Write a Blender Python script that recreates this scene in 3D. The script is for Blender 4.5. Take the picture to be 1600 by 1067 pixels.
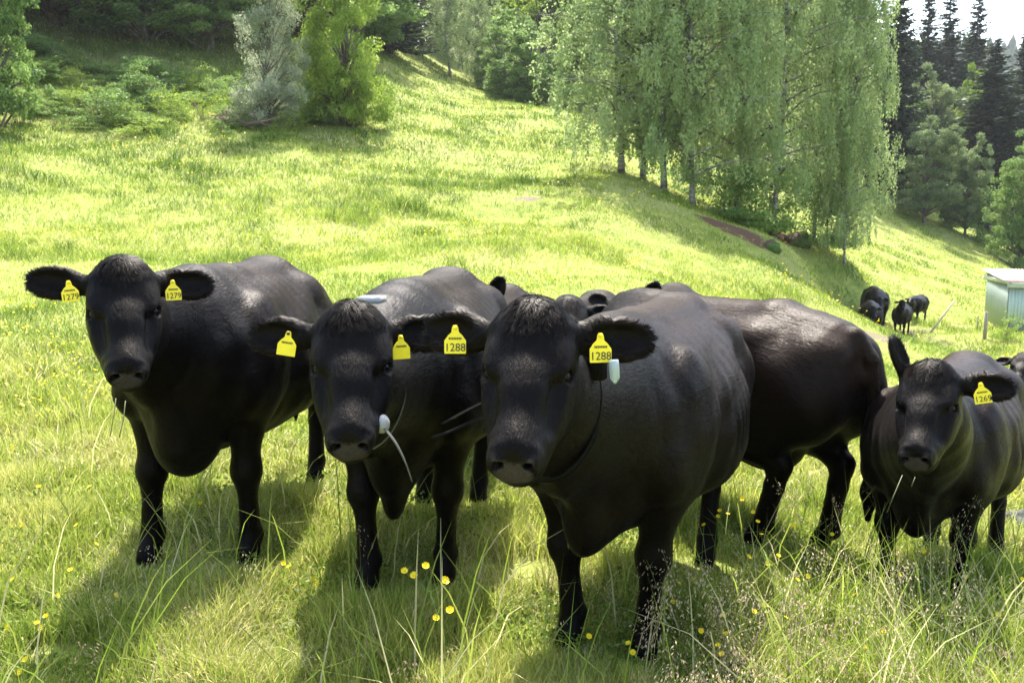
import bpy, math, random
import numpy as np
from mathutils import Vector, Matrix
S = bpy.context.scene
for o in list(bpy.data.objects): bpy.data.objects.remove(o)
C = S.collection

# ---------------------------------------------------------------- camera, sky, sun, exposure
FPX, CAMH, PITCH = 1400.0, 1.6, math.radians(7.47)
cam_d = bpy.data.cameras.new('camera'); cam = bpy.data.objects.new('camera', cam_d); C.objects.link(cam)
cam.location = (0, 0, CAMH); cam.rotation_euler = (math.radians(90) - PITCH, 0, 0)
cam_d.sensor_width = 36; cam_d.lens = 36 * FPX / 1600; cam_d.clip_start = 0.05; cam_d.clip_end = 3000
cam_d.dof.use_dof = True; cam_d.dof.focus_distance = 3.0; cam_d.dof.aperture_fstop = 10.0
S.camera = cam
SUN_EL, SUN_AZ = math.radians(60), math.radians(2)      # azimuth to the right of the view axis (+Y)
w = bpy.data.worlds.new('World'); S.world = w; w.use_nodes = True
nt = w.node_tree; sky = nt.nodes.new('ShaderNodeTexSky'); sky.sky_type = 'NISHITA'; sky.sun_disc = False
sky.sun_elevation = SUN_EL; sky.sun_rotation = SUN_AZ; sky.dust_density = 3.0; sky.air_density = 1.2
bg = nt.nodes['Background']; bg.inputs[1].default_value = 0.15
nt.links.new(sky.outputs[0], bg.inputs[0])
ld = bpy.data.lights.new('sun', 'SUN'); ld.energy = 3.8; ld.angle = math.radians(0.53); ld.color = (1, .95, .86)
lo = bpy.data.objects.new('sun', ld); C.objects.link(lo)
sdir = Vector((math.sin(SUN_AZ) * math.cos(SUN_EL), math.cos(SUN_AZ) * math.cos(SUN_EL), math.sin(SUN_EL)))
lo.rotation_euler = sdir.to_track_quat('Z', 'Y').to_euler(); lo.location = (0, 0, 40)
S.view_settings.view_transform = 'Standard'; S.view_settings.look = 'None'
S.view_settings.exposure = 2.12; S.view_settings.gamma = 1

def P(px, py, d):
    """the point at world depth y=d seen at this pixel of the 1600 px wide photograph"""
    u = (px - 800) / FPX; v = -(py - 533.5) / FPX
    y = math.cos(PITCH) + v * math.sin(PITCH); z = v * math.cos(PITCH) - math.sin(PITCH)
    return np.array([u * d / y, d, CAMH + z * d / y])

# ---------------------------------------------------------------- helpers
def meshnp(name, V, faces, mats=(), smooth=False, attrs=None, normals=None, matidx=None):
    """faces: list of (n,k) int arrays"""
    me = bpy.data.meshes.new(name)
    V = np.asarray(V, np.float32)
    me.vertices.add(len(V)); me.vertices.foreach_set('co', V.ravel())
    faces = [np.asarray(f, np.int32) for f in faces if len(f)]
    nl = sum(f.size for f in faces); nf = sum(len(f) for f in faces)
    me.loops.add(nl); me.polygons.add(nf)
    me.loops.foreach_set('vertex_index', np.concatenate([f.ravel() for f in faces]))
    tot = np.concatenate([np.full(len(f), f.shape[1], np.int32) for f in faces])
    st = np.zeros(nf, np.int32); st[1:] = np.cumsum(tot)[:-1]
    me.polygons.foreach_set('loop_start', st)
    if smooth: me.polygons.foreach_set('use_smooth', np.ones(nf, bool))
    if matidx is not None: me.polygons.foreach_set('material_index', np.asarray(matidx, np.int32))
    for m in mats: me.materials.append(m)
    me.update(calc_edges=True)
    for k, a in (attrs or {}).items():
        a = np.asarray(a, np.float32)
        if a.ndim == 1:
            at = me.attributes.new(k, 'FLOAT', 'POINT'); at.data.foreach_set('value', a)
        elif a.shape[1] == 3:
            at = me.attributes.new(k, 'FLOAT_VECTOR', 'POINT'); at.data.foreach_set('vector', a.ravel())
        else:
            at = me.attributes.new(k, 'FLOAT_COLOR', 'POINT'); at.data.foreach_set('color', a.ravel())
    if normals is not None:
        me.normals_split_custom_set_from_vertices(np.asarray(normals, np.float32))
    return me

def link(name, me, parent=None, loc=None, label=None, cat=None, group=None, kind=None):
    o = bpy.data.objects.new(name, me); C.objects.link(o)
    if parent is not None: o.parent = parent
    if loc is not None: o.location = loc
    if label: o['label'] = label
    if cat: o['category'] = cat
    if group: o['group'] = group
    if kind: o['kind'] = kind
    return o

def merge(parts):
    """[(V, [faces])] -> one (V, faces)"""
    Vs = []; F = {}; off = 0
    for V, fs in parts:
        V = np.asarray(V, np.float32)
        for f in fs:
            f = np.asarray(f, np.int64)
            if len(f): F.setdefault(f.shape[1], []).append(f + off)
        Vs.append(V); off += len(V)
    return np.concatenate(Vs), [np.concatenate(F[k]) for k in sorted(F)]

def tube(pts, rad, n=8, cap=True, flat=1.0):
    pts = np.asarray(pts, float); rad = np.broadcast_to(np.asarray(rad, float), (len(pts),))
    T = np.gradient(pts, axis=0); T /= np.linalg.norm(T, axis=1)[:, None] + 1e-9
    ref = np.array([0.13, 0.21, 1.0]) if abs(T[0, 2]) < .9 else np.array([1.0, .11, .07])
    A = np.cross(T, ref); A /= np.linalg.norm(A, axis=1)[:, None] + 1e-9
    B = np.cross(T, A)
    th = np.linspace(0, 2 * np.pi, n, endpoint=False)
    V = pts[:, None] + rad[:, None, None] * (np.cos(th)[None, :, None] * A[:, None] + flat * np.sin(th)[None, :, None] * B[:, None])
    m = len(pts); i = np.arange(m - 1)[:, None] * n; j = np.arange(n)[None]; j2 = (j + 1) % n
    Q = np.stack([i + j, i + j2, i + n + j2, i + n + j], -1).reshape(-1, 4)
    V = V.reshape(-1, 3); F = [Q]
    if cap:
        V = np.vstack([V, pts[0], pts[-1]]); a = m * n
        jj = np.arange(n)
        F.append(np.stack([np.full(n, a), (jj + 1) % n, jj], -1))
        F.append(np.stack([np.full(n, a + 1), (m - 1) * n + jj, (m - 1) * n + (jj + 1) % n], -1))
    return V, F

def box(c, s, R=None):
    V = np.array([[x, y, z] for x in (-.5, .5) for y in (-.5, .5) for z in (-.5, .5)]) * np.asarray(s)
    if R is not None: V = V @ np.asarray(R).T
    return V + np.asarray(c), [np.array([[0, 1, 3, 2], [4, 6, 7, 5], [0, 4, 5, 1], [2, 3, 7, 6], [0, 2, 6, 4], [1, 5, 7, 3]])]

def sphere(c, r, n=12, m=8):
    th = np.linspace(0, np.pi, m + 1)[1:-1]; ph = np.linspace(0, 2 * np.pi, n, endpoint=False)
    V = np.stack([np.sin(th)[:, None] * np.cos(ph), np.sin(th)[:, None] * np.sin(ph), np.repeat(np.cos(th)[:, None], n, 1)], -1).reshape(-1, 3)
    V = np.vstack([V, [0, 0, 1], [0, 0, -1]]) * np.asarray(r) + np.asarray(c)
    k = m - 1; i = np.arange(k - 1)[:, None] * n; j = np.arange(n)[None]; j2 = (j + 1) % n
    Q = np.stack([i + j, i + n + j, i + n + j2, i + j2], -1).reshape(-1, 4); jj = np.arange(n)
    t1 = np.stack([np.full(n, k * n), jj, (jj + 1) % n], -1); t2 = np.stack([np.full(n, k * n + 1), (k - 1) * n + (jj + 1) % n, (k - 1) * n + jj], -1)
    return V, [Q, t1, t2]

class NT:
    def __init__(s, name):
        s.m = bpy.data.materials.new(name); s.m.use_nodes = True; s.t = s.m.node_tree
        s.t.nodes.clear(); s.out = s.t.nodes.new('ShaderNodeOutputMaterial')
    def n(s, ty, **kw):
        nd = s.t.nodes.new('ShaderNode' + ty)
        for k, v in kw.items():
            if k.startswith('i_'):
                key = k[2:]; key = int(key) if key.isdigit() else key.replace('_', ' ')
                v_ = v
                if hasattr(v, 'is_output') : s.t.links.new(v, nd.inputs[key])
                else: nd.inputs[key].default_value = v_
            else: setattr(nd, k, v)
        return nd
    def noise(s, vec, scale, detail=3, rough=.55, dist=0):
        nd = s.n('TexNoise'); nd.inputs['Scale'].default_value = scale; nd.inputs['Detail'].default_value = detail
        nd.inputs['Roughness'].default_value = rough; nd.inputs['Distortion'].default_value = dist
        if vec is not None: s.t.links.new(vec, nd.inputs['Vector'])
        return nd.outputs['Fac']
    def ramp(s, fac, stops, interp='LINEAR'):
        nd = s.n('ValToRGB'); cr = nd.color_ramp; cr.interpolation = interp
        while len(cr.elements) < len(stops): cr.elements.new(.5)
        for e, (p, c) in zip(cr.elements, stops):
            e.position = p; e.color = (c, c, c, 1) if isinstance(c, (int, float)) else (*c, 1)
        s.t.links.new(fac, nd.inputs[0]); return nd.outputs[0]
    def mix(s, fac, a, b, mode='MIX'):
        nd = s.n('Mix', data_type='RGBA', blend_type=mode)
        for k, v in ((0, fac), (6, a), (7, b)):
            if hasattr(v, 'is_output'): s.t.links.new(v, nd.inputs[k])
            elif k == 0: nd.inputs[k].default_value = v
            else: nd.inputs[k].default_value = (*v, 1) if len(v) == 3 else v
        return nd.outputs[2]
    def bump(s, h, strength=.3, dist=.01):
        nd = s.n('Bump'); nd.inputs['Strength'].default_value = strength; nd.inputs['Distance'].default_value = dist
        s.t.links.new(h, nd.inputs['Height']); return nd.outputs[0]
    def bsdf(s, col, rough=.6, spec=.5, normal=None, metal=0, **kw):
        b = s.n('BsdfPrincipled')
        for k, v in (('Base Color', col), ('Roughness', rough), ('Specular IOR Level', spec), ('Metallic', metal), *[(k.replace('_', ' '), v) for k, v in kw.items()]):
            if hasattr(v, 'is_output'): s.t.links.new(v, b.inputs[k])
            elif isinstance(v, tuple) and len(v) == 3: b.inputs[k].default_value = (*v, 1)
            else: b.inputs[k].default_value = v
        if normal is not None: s.t.links.new(normal, b.inputs['Normal'])
        return b.outputs[0]
    def done(s, sh): s.t.links.new(sh, s.out.inputs[0]); return s.m

def simple(name, col, rough=.6, spec=.5, metal=0, var=.25, scale=8, bump=0):
    t = NT(name); tc = t.n('TexCoord').outputs['Object']; f = t.noise(tc, scale, 4)
    c = t.mix(f, tuple(x * (1 - var) for x in col), tuple(min(1, x * (1 + var)) for x in col))
    return t.done(t.bsdf(c, rough, spec, t.bump(f, bump, .01) if bump else None, metal))

def leafmat(name, ca, cb, trans=.45, rough=.5, spec=.35, attr=True):
    """thin two-sided leaf: diffuse/gloss plus light through the blade; colour runs between ca and cb by the leaf's own tone"""
    t = NT(name)
    a = t.n('Attribute', attribute_name='tone')
    c = t.mix(a.outputs['Fac'], ca, cb)
    b = t.bsdf(c, rough, spec)
    tl = t.n('BsdfTranslucent'); t.t.links.new(t.mix(.35, c, (.25, .42, .02)), tl.inputs[0]) if False else t.t.links.new(c, tl.inputs[0])
    ms = t.n('MixShader'); ms.inputs[0].default_value = trans
    t.t.links.new(b, ms.inputs[1]); t.t.links.new(tl.outputs[0], ms.inputs[2])
    return t.done(ms.outputs[0])

# smooth value noise in numpy (for placement, height and tone of plants)
_rs = np.random.RandomState(5); _G = _rs.rand(64, 64)
def vnoise(x, y, s):
    x = np.asarray(x) / s + 100; y = np.asarray(y) / s + 100
    xi = np.floor(x).astype(int); yi = np.floor(y).astype(int); fx = x - xi; fy = y - yi
    fx = fx * fx * (3 - 2 * fx); fy = fy * fy * (3 - 2 * fy)
    g = lambda i, j: _G[i % 64, j % 64]
    return (g(xi, yi) * (1 - fx) * (1 - fy) + g(xi + 1, yi) * fx * (1 - fy) + g(xi, yi + 1) * (1 - fx) * fy + g(xi + 1, yi + 1) * fx * fy)

# ---------------------------------------------------------------- terrain
CP = []
def cp(px, py, d): CP.append(P(px, py, d))
def cz(x, y, z): CP.append(np.array([x, y, z], float))
for x, y, z in [(0, 0, 0), (-3, 0, 0), (3, 0, -.05), (0, 3.2, 0), (-1.6, 3.2, .03), (-1.4, 4, .06), (-.5, 3.8, .04), (.4, 3.3, -.02), (1.2, 3.2, -.08), (1.7, 4.6, -.17), (1.9, 4.1, -.19),
                (3.0, 4.5, -.33), (2.5, 5.2, -.3), (-1.4, 5.4, .1), (-.4, 5.2, 0), (.8, 4.4, -.05), (1, 6.5, -.2), (0, 7, -.08), (-3, 6, .2), (4, 7, -.55), (-6, 0, .1), (8, 0, -.4), (0, -10, 0), (-15, -10, .5), (20, -10, -2)]:
    cz(x, y, z)
for a in [(0, 0, 0)]: pass
for px, L in {-250: [(9, .5), (14, 1.5), (20, 3.2), (27, 6.0), (36, 12), (55, 22)]}.items():
    for d, z in L: cz((px - 800) / 1400 * d, d, z)
for a in [(100, 560, 8), (100, 400, 14), (100, 300, 20), (100, 215, 27), (100, 120, 33), (100, -30, 44), (100, -150, 60),
          (400, 530, 9), (400, 385, 16), (400, 285, 23), (400, 205, 30), (400, 120, 38), (400, 0, 50), (400, -100, 75),
          (650, 440, 12), (650, 335, 20), (650, 235, 31), (640, 140, 48), (640, 75, 68), (640, 40, 100),
          (800, 445, 12), (800, 355, 20), (800, 262, 32), (800, 165, 52), (800, 150, 70), (880, 180, 50), (900, 170, 70),
          (960, 455, 11), (1000, 375, 19), (985, 277, 28), (1000, 250, 36), (1000, 235, 50), (1080, 330, 27), (1100, 420, 18), (1160, 368, 26), (1200, 440, 18), (1250, 400, 24), (1160, 330, 34), (1200, 300, 50),
          (1300, 470, 19), (1360, 533, 25), (1420, 500, 28), (1340, 420, 29), (1400, 440, 35), (1400, 390, 45), (1440, 345, 60), (1350, 345, 50), (1540, 380, 60), (1600, 425, 55), (1420, 540, 20), (1450, 600, 12), (1600, 650, 10), (1560, 560, 17),
          (1370, 548, 15), (1370, 535, 20), (1380, 531, 26), (1400, 516, 28), (1435, 500, 30.5), (1320, 500, 23), (1480, 520, 25), (1600, 520, 25), (1600, 470, 38), (1800, 520, 30), (1800, 420, 70), (1750, 620, 15)]:
    cp(*a)
for x, y, z in [(-60, 10, 8), (-60, 60, 34), (-150, 100, 70), (-150, 0, 30), (-60, 150, 60), (0, 110, 22), (0, 200, 40), (60, 110, 2), (90, 80, -6), (90, 160, 5), (60, 200, 20), (60, 0, -8), (60, -60, -8), (0, -80, 0), (-80, -80, 10),
                (200, 100, -15), (200, -100, -10), (200, 300, 10), (0, 400, 60), (-250, 350, 120), (-300, 0, 60), (-300, -300, 20), (300, -300, -10), (400, 400, 10), (400, 0, -15), (0, -300, 0)]:
    cz(x, y, z)
CP = np.array(CP)
_W = lambda X: np.sign(X) * np.log1p(np.abs(X) / 20.) * 20.
def _warp(x, y): return np.stack([_W(np.asarray(x, float)), _W(np.asarray(y, float))], -1)
_cw = _warp(CP[:, 0], CP[:, 1])
def _phi(r2): return .5 * r2 * np.log(r2 + 1e-9)
n_ = len(CP); A_ = np.zeros((n_ + 3, n_ + 3))
A_[:n_, :n_] = _phi(((_cw[:, None] - _cw[None]) ** 2).sum(-1)) + np.eye(n_) * .12
A_[:n_, n_:] = np.c_[np.ones(n_), _cw]; A_[n_:, :n_] = A_[:n_, n_:].T
_co = np.linalg.solve(A_, np.r_[CP[:, 2], 0, 0, 0])
def T(x, y):
    x = np.atleast_1d(np.asarray(x, float)); y = np.atleast_1d(np.asarray(y, float)); sh = x.shape
    q = _warp(x.ravel(), y.ravel()); out = np.empty(len(q))
    for i in range(0, len(q), 20000):
        b = q[i:i + 20000]; r2 = ((b[:, None] - _cw[None]) ** 2).sum(-1)
        out[i:i + 20000] = _phi(r2) @ _co[:n_] + _co[n_] + b @ _co[n_ + 1:]
    xr = x.ravel(); yr = y.ravel(); r = np.hypot(xr, yr)
    amp = np.clip((r - 5) / 12, 0, 1) * (1 - .75 * np.clip((xr / np.maximum(yr, 1) - .28) / .08, 0, 1) * (yr < 45))
    out += amp * .35 * (vnoise(xr, yr, 2.6) - .5) + .07 * (vnoise(xr, yr, .8) - .5) * (.35 + amp) + amp * .5 * (vnoise(xr + 9, yr, 7) - .5)
    return out.reshape(sh)
def T1(x, y): return float(T([x], [y])[0])
def hit(px, py, dmin=2.5, dmax=150):
    """first ground point under a pixel of the photograph"""
    d = np.geomspace(dmin, dmax, 500); q = np.array([P(px, py, t) for t in d]); z = T(q[:, 0], q[:, 1])
    i = np.argmax(q[:, 2] < z)
    return q[i] * [1, 1, 0] + [0, 0, z[i]]
# ground sheet, fine near the camera and reaching the horizon
BARE = [(*hit(818, 892)[:2], .17), (*hit(838, 908)[:2], .13), (*hit(70, 1030)[:2], .12), (*hit(822, 314)[:2], .32), (*hit(835, 300)[:2], .25), (*hit(1470, 514)[:2], .4), (*hit(1445, 519)[:2], .25), (*hit(1420, 520)[:2], .25), (*hit(1375, 528)[:2], .3), (*hit(1500, 512)[:2], .25), (*hit(1160, 362)[:2], .75), (*hit(1180, 352)[:2], .7), (*hit(1120, 350)[:2], .5), (*hit(1225, 372)[:2], .7), (*hit(325, 165)[:2], .4), (*hit(110, 190)[:2], .3), (*hit(140, 172)[:2], .4), (*hit(760, 890)[:2], .12)]
def build_ground():
    s = np.linspace(-1, 1, 341); ax = np.sign(s) * (np.exp(np.abs(s) * 4.6) - 1) / (np.exp(4.6) - 1) * 700
    X, Y = np.meshgrid(ax, ax + 14, indexing='ij'); Z = T(X, Y)
    n = len(ax); i, j = np.meshgrid(np.arange(n - 1), np.arange(n - 1), indexing='ij'); a = (i * n + j).ravel()
    t = NT('meadow ground'); tc = t.n('TexCoord').outputs['Object']
    big = t.noise(tc, .35, 4); mid = t.noise(tc, 2.2, 5, .65); fine = t.noise(tc, 22, 4, .7)
    c = t.mix(t.ramp(mid, [(.35, 0), (.65, 1)]), (.13, .17, .03), (.25, .28, .06))
    c = t.mix(t.ramp(big, [(.42, 0), (.62, 1)]), c, (.22, .23, .07))
    c = t.mix(t.ramp(fine, [(.45, 0), (.75, .6)]), c, (.08, .095, .025))
    at = t.n('Attribute', attribute_name='bare').outputs['Fac']
    rd = t.n('Attribute', attribute_name='red').outputs['Fac']; soil = t.mix(rd, t.mix(fine, (.09, .07, .045), (.21, .18, .11)), t.mix(fine, (.04, .022, .014), (.13, .070, .042)))
    wob = t.n('Math', operation='ADD', i_0=at, i_1=t.n('Math', operation='MULTIPLY_ADD', i_0=mid, i_1=1.8, i_2=-.9).outputs[0]).outputs[0]
    c = t.mix(t.ramp(wob, [(.3, 0), (.75, 1)]), c, soil)
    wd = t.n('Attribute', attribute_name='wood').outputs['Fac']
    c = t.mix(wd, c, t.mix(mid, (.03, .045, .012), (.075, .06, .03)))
    m = t.done(t.bsdf(c, .9, .1, t.bump(fine, .6, .04)))
    bare = np.zeros(X.shape)
    for bx, by, r in BARE: bare = np.maximum(bare, np.clip(1.6 - np.hypot(X - bx, Y - by) / r, 0, 1))
    px = 800 + X / np.maximum(Y, .1) * 1400
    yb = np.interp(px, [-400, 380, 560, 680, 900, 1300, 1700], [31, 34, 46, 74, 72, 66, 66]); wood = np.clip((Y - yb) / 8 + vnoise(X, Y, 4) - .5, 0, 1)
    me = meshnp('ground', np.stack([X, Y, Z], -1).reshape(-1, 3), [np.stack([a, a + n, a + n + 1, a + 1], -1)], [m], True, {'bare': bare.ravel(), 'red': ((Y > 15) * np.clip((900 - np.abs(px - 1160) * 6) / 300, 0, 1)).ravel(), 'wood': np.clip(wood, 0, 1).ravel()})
    link('ground', me, kind='structure')
build_ground()
# ---------------------------------------------------------------- cattle: an implicit body, meshed as one surface
def nrm(v): v = np.asarray(v, float); return v / (np.linalg.norm(v) + 1e-12)
class Field:
    def __init__(s, ax):
        s.ax = [np.asarray(a, np.float32) for a in ax]; s.F = np.full([len(a) for a in ax], 1.0, np.float32)
    def sub(s, lo, hi):
        sl = []
        for a, l, h in zip(s.ax, lo, hi):
            i = max(0, np.searchsorted(a, l) - 1); j = min(len(a), np.searchsorted(a, h) + 1); sl.append(slice(i, max(j, i + 1)))
        g = [s.ax[0][sl[0]][:, None, None], s.ax[1][sl[1]][None, :, None], s.ax[2][sl[2]][None, None, :]]
        return tuple(sl), g
    def put(s, sl, f, k, cut=False):
        a = s.F[sl]
        if cut:
            b = -f; h = np.maximum(k - np.abs(a - b), 0) / k; s.F[sl] = np.maximum(a, b) + h * h * k * .25
        else:
            h = np.maximum(k - np.abs(a - f), 0) / k; s.F[sl] = np.minimum(a, f) - h * h * k * .25
    def ell(s, c, r, k=.03, R=None, cut=False):
        c = np.asarray(c, float); r = np.broadcast_to(np.asarray(r, float), (3,)); m = max(r) + k + .02
        if np.any(c + m < [a[0] for a in s.ax]) or np.any(c - m > [a[-1] for a in s.ax]): return
        sl, g = s.sub(c - m, c + m); q = [g[i] - c[i] for i in range(3)]
        if R is not None: q = [sum(R[i][j] * q[j] for j in range(3)) for i in range(3)]
        k0 = np.sqrt(sum((q[i] / r[i]) ** 2 for i in range(3))); k1 = np.sqrt(sum((q[i] / r[i] ** 2) ** 2 for i in range(3))) + 1e-6
        s.put(sl, (k0 * (k0 - 1) / k1).astype(np.float32), k, cut)
    def seg(s, p0, p1, r0, r1, k=.03, side=None, cut=False):
        p0 = np.asarray(p0, float); p1 = np.asarray(p1, float); r0 = np.broadcast_to(r0, (2,)); r1 = np.broadcast_to(r1, (2,))
        m = max(*r0, *r1) + k + .02; sl, g = s.sub(np.minimum(p0, p1) - m, np.maximum(p0, p1) + m)
        d = p1 - p0; L2 = (d ** 2).sum() + 1e-9; dh = d / L2 ** .5
        sd = np.array([0, 1., 0]) if side is None else np.asarray(side, float); sd = nrm(sd - dh * (sd @ dh)); ot = np.cross(dh, sd)
        q = [g[i] - p0[i] for i in range(3)]
        t = np.clip(sum(q[i] * d[i] for i in range(3)) / L2, 0, 1); t = t.astype(np.float32)
        q = [q[i] - t * d[i] for i in range(3)]
        dot = lambda v: sum(q[i] * v[i] for i in range(3))
        a = r0[0] + (r1[0] - r0[0]) * t; b = r0[1] + (r1[1] - r0[1]) * t; c = np.minimum(a, b)
        qs, qo, qa = dot(sd), dot(ot), dot(dh)
        k0 = np.sqrt((qs / a) ** 2 + (qo / b) ** 2 + (qa / c) ** 2); k1 = np.sqrt((qs / a ** 2) ** 2 + (qo / b ** 2) ** 2 + (qa / c ** 2) ** 2) + 1e-6
        s.put(sl, (k0 * (k0 - 1) / k1).astype(np.float32), k, cut)
    def mesh(s):
        F = s.F; ins = F < 0; nx, ny, nz = F.shape; ci = np.full((nx, ny, nz), -1, np.int32)
        acc = None; idxs = []; pos = []; edges = []
        for ax in range(3):
            a = [slice(None)] * 3; b = [slice(None)] * 3; a[ax] = slice(0, -1); b[ax] = slice(1, None); a, b = tuple(a), tuple(b)
            I = np.stack(np.nonzero(ins[a] != ins[b]), -1)
            o1, o2 = [o for o in range(3) if o != ax]
            I = I[(I[:, o1] > 0) & (I[:, o2] > 0) & (I[:, o1] < F.shape[o1] - 1) & (I[:, o2] < F.shape[o2] - 1)]
            J = I.copy(); J[:, ax] += 1
            fa = F[tuple(I.T)]; fb = F[tuple(J.T)]; t = fa / (fa - fb)
            pw = np.stack([s.ax[k][I[:, k]] for k in range(3)], -1).astype(float); pw[:, ax] += t * (s.ax[ax][J[:, ax]] - s.ax[ax][I[:, ax]])
            cells = []
            for e1, e2 in ((0, 0), (-1, 0), (-1, -1), (0, -1)):
                K = I.copy(); K[:, o1] += e1; K[:, o2] += e2; cells.append((K[:, 0] * ny + K[:, 1]) * nz + K[:, 2])
            cells = np.stack(cells, -1); fl = ins[tuple(I.T)]
            if ax == 1: fl = ~fl
            cells[~fl] = cells[~fl][:, ::-1]
            edges.append(cells); idxs.append(cells.ravel()); pos.append(np.repeat(pw, 4, 0))
        al = np.concatenate(idxs); ps = np.concatenate(pos); u, inv = np.unique(al, return_inverse=True); inv = inv.ravel()
        cnt = np.bincount(inv); V = np.stack([np.bincount(inv, ps[:, k]) / cnt for k in range(3)], -1)
        return V, inv.reshape(-1, 4)

def axis(lo, hi, flo, fhi, fine, coarse):
    a = list(np.arange(lo, flo, coarse)) + list(np.arange(max(lo, flo), min(fhi, hi), fine)) + list(np.arange(max(fhi, lo), hi, coarse))
    a = np.array(sorted(a)); keep = np.r_[True, np.diff(a) > fine * .5]; return a[keep]

def smooth_mesh(V, Q, it, lam=.5, mask=None):
    for k in range(it):
        for l in (lam, -lam * 1.03):
            acc = np.zeros_like(V); c = np.zeros(len(V))
            for i in range(4):
                a, b = Q[:, i], Q[:, (i + 1) % 4]
                for ch in range(3): acc[:, ch] += np.bincount(a, V[b, ch], len(V)) + np.bincount(b, V[a, ch], len(V))
                c += np.bincount(a, minlength=len(V)) + np.bincount(b, minlength=len(V))
            V = V + l * (acc / c[:, None] - V) * (1 if mask is None else mask[:, None])
    return V
def vnormals(V, Q):
    n = np.cross(V[Q[:, 2]] - V[Q[:, 0]], V[Q[:, 3]] - V[Q[:, 1]]); out = np.zeros_like(V)
    for i in range(4):
        for ch in range(3): out[:, ch] += np.bincount(Q[:, i], n[:, ch], len(V))
    return out / (np.linalg.norm(out, axis=1)[:, None] + 1e-12)

ST = np.array([ # x, centre z, half height, half width
    (-1.00, 1.02, .06, .05), (-.97, 1.01, .17, .14), (-.88, .99, .26, .22), (-.72, .955, .33, .275), (-.50, .92, .375, .325), (-.2, .885, .41, .375), (.12, .875, .42, .38),
    (.40, .885, .42, .365), (.60, .895, .39, .335), (.75, .905, .33, .28), (.85, .91, .25, .21), (.92, .92, .14, .12), (.95, .92, .05, .04)])

def fur_mat():
    t = NT('black cattle coat'); fl = t.n('Attribute', attribute_name='flow').outputs['Vector']
    muz = t.n('Attribute', attribute_name='muz').outputs['Fac']; tone = t.n('Attribute', attribute_name='tone').outputs['Fac']
    f1 = t.noise(fl, 60, 4, .7); f2 = t.noise(fl, 14, 5, .7, 1.2); f3 = t.noise(fl, 2.2, 3)
    c = t.mix(t.ramp(f3, [(.35, 0), (.7, 1)]), (.0009, .0008, .0009), (.0022, .0017, .0015))
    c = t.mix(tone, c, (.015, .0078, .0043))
    c = t.mix(t.ramp(f1, [(.5, 0), (.75, .6)]), c, (.0026, .0021, .0018))
    nose = t.noise(fl, 160, 2); vor = t.n('TexVoronoi', feature='DISTANCE_TO_EDGE'); vor.inputs['Scale'].default_value = 140
    t.t.links.new(fl, vor.inputs['Vector'])
    c2 = t.mix(nose, (.018, .014, .013), (.046, .037, .033))
    col = t.mix(muz, c, c2)
    h1 = t.n('Math', operation='MULTIPLY_ADD', i_0=f1, i_1=.45, i_2=f2).outputs[0]
    b1 = t.n('Bump'); b1.inputs['Distance'].default_value = .013; b1.inputs['Strength'].default_value = .55; t.t.links.new(h1, b1.inputs['Height'])
    rg = t.n('MapRange', i_0=muz); rg.inputs[3].default_value = .33; rg.inputs[4].default_value = .30
    rr = t.n('Math', operation='MULTIPLY_ADD', i_0=f2, i_1=.22, i_2=rg.outputs[0]).outputs[0]
    return t.done(t.bsdf(col, rr, .085, b1.outputs[0], Specular_Tint=(1, .90, .82, 1), Sheen_Weight=.012, Sheen_Roughness=.45, Sheen_Tint=(.8, .75, .72)))
M_FUR = fur_mat()
M_EYE = simple('dark wet eye', (.002, .0015, .0015), .30, .15, var=.1)
M_HOOF = simple('horn', (.03, .027, .022), .5)
M_TAG = simple('yellow plastic', (.80, .62, .015), .42, .4, var=.08, scale=60)
M_INK = simple('black ink', (.02, .018, .012), .6, var=0.05)
M_STRAP = simple('black webbing strap', (.008, .008, .007), 1.0, 0.0, var=.2, scale=90, bump=.3)
M_GREY = simple('grey strap', (.09, .09, .08), .7, .1, var=.2, scale=60)
M_WHITE = simple('pale plastic', (.30, .30, .29), .35, .5, var=.08, scale=20)

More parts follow.
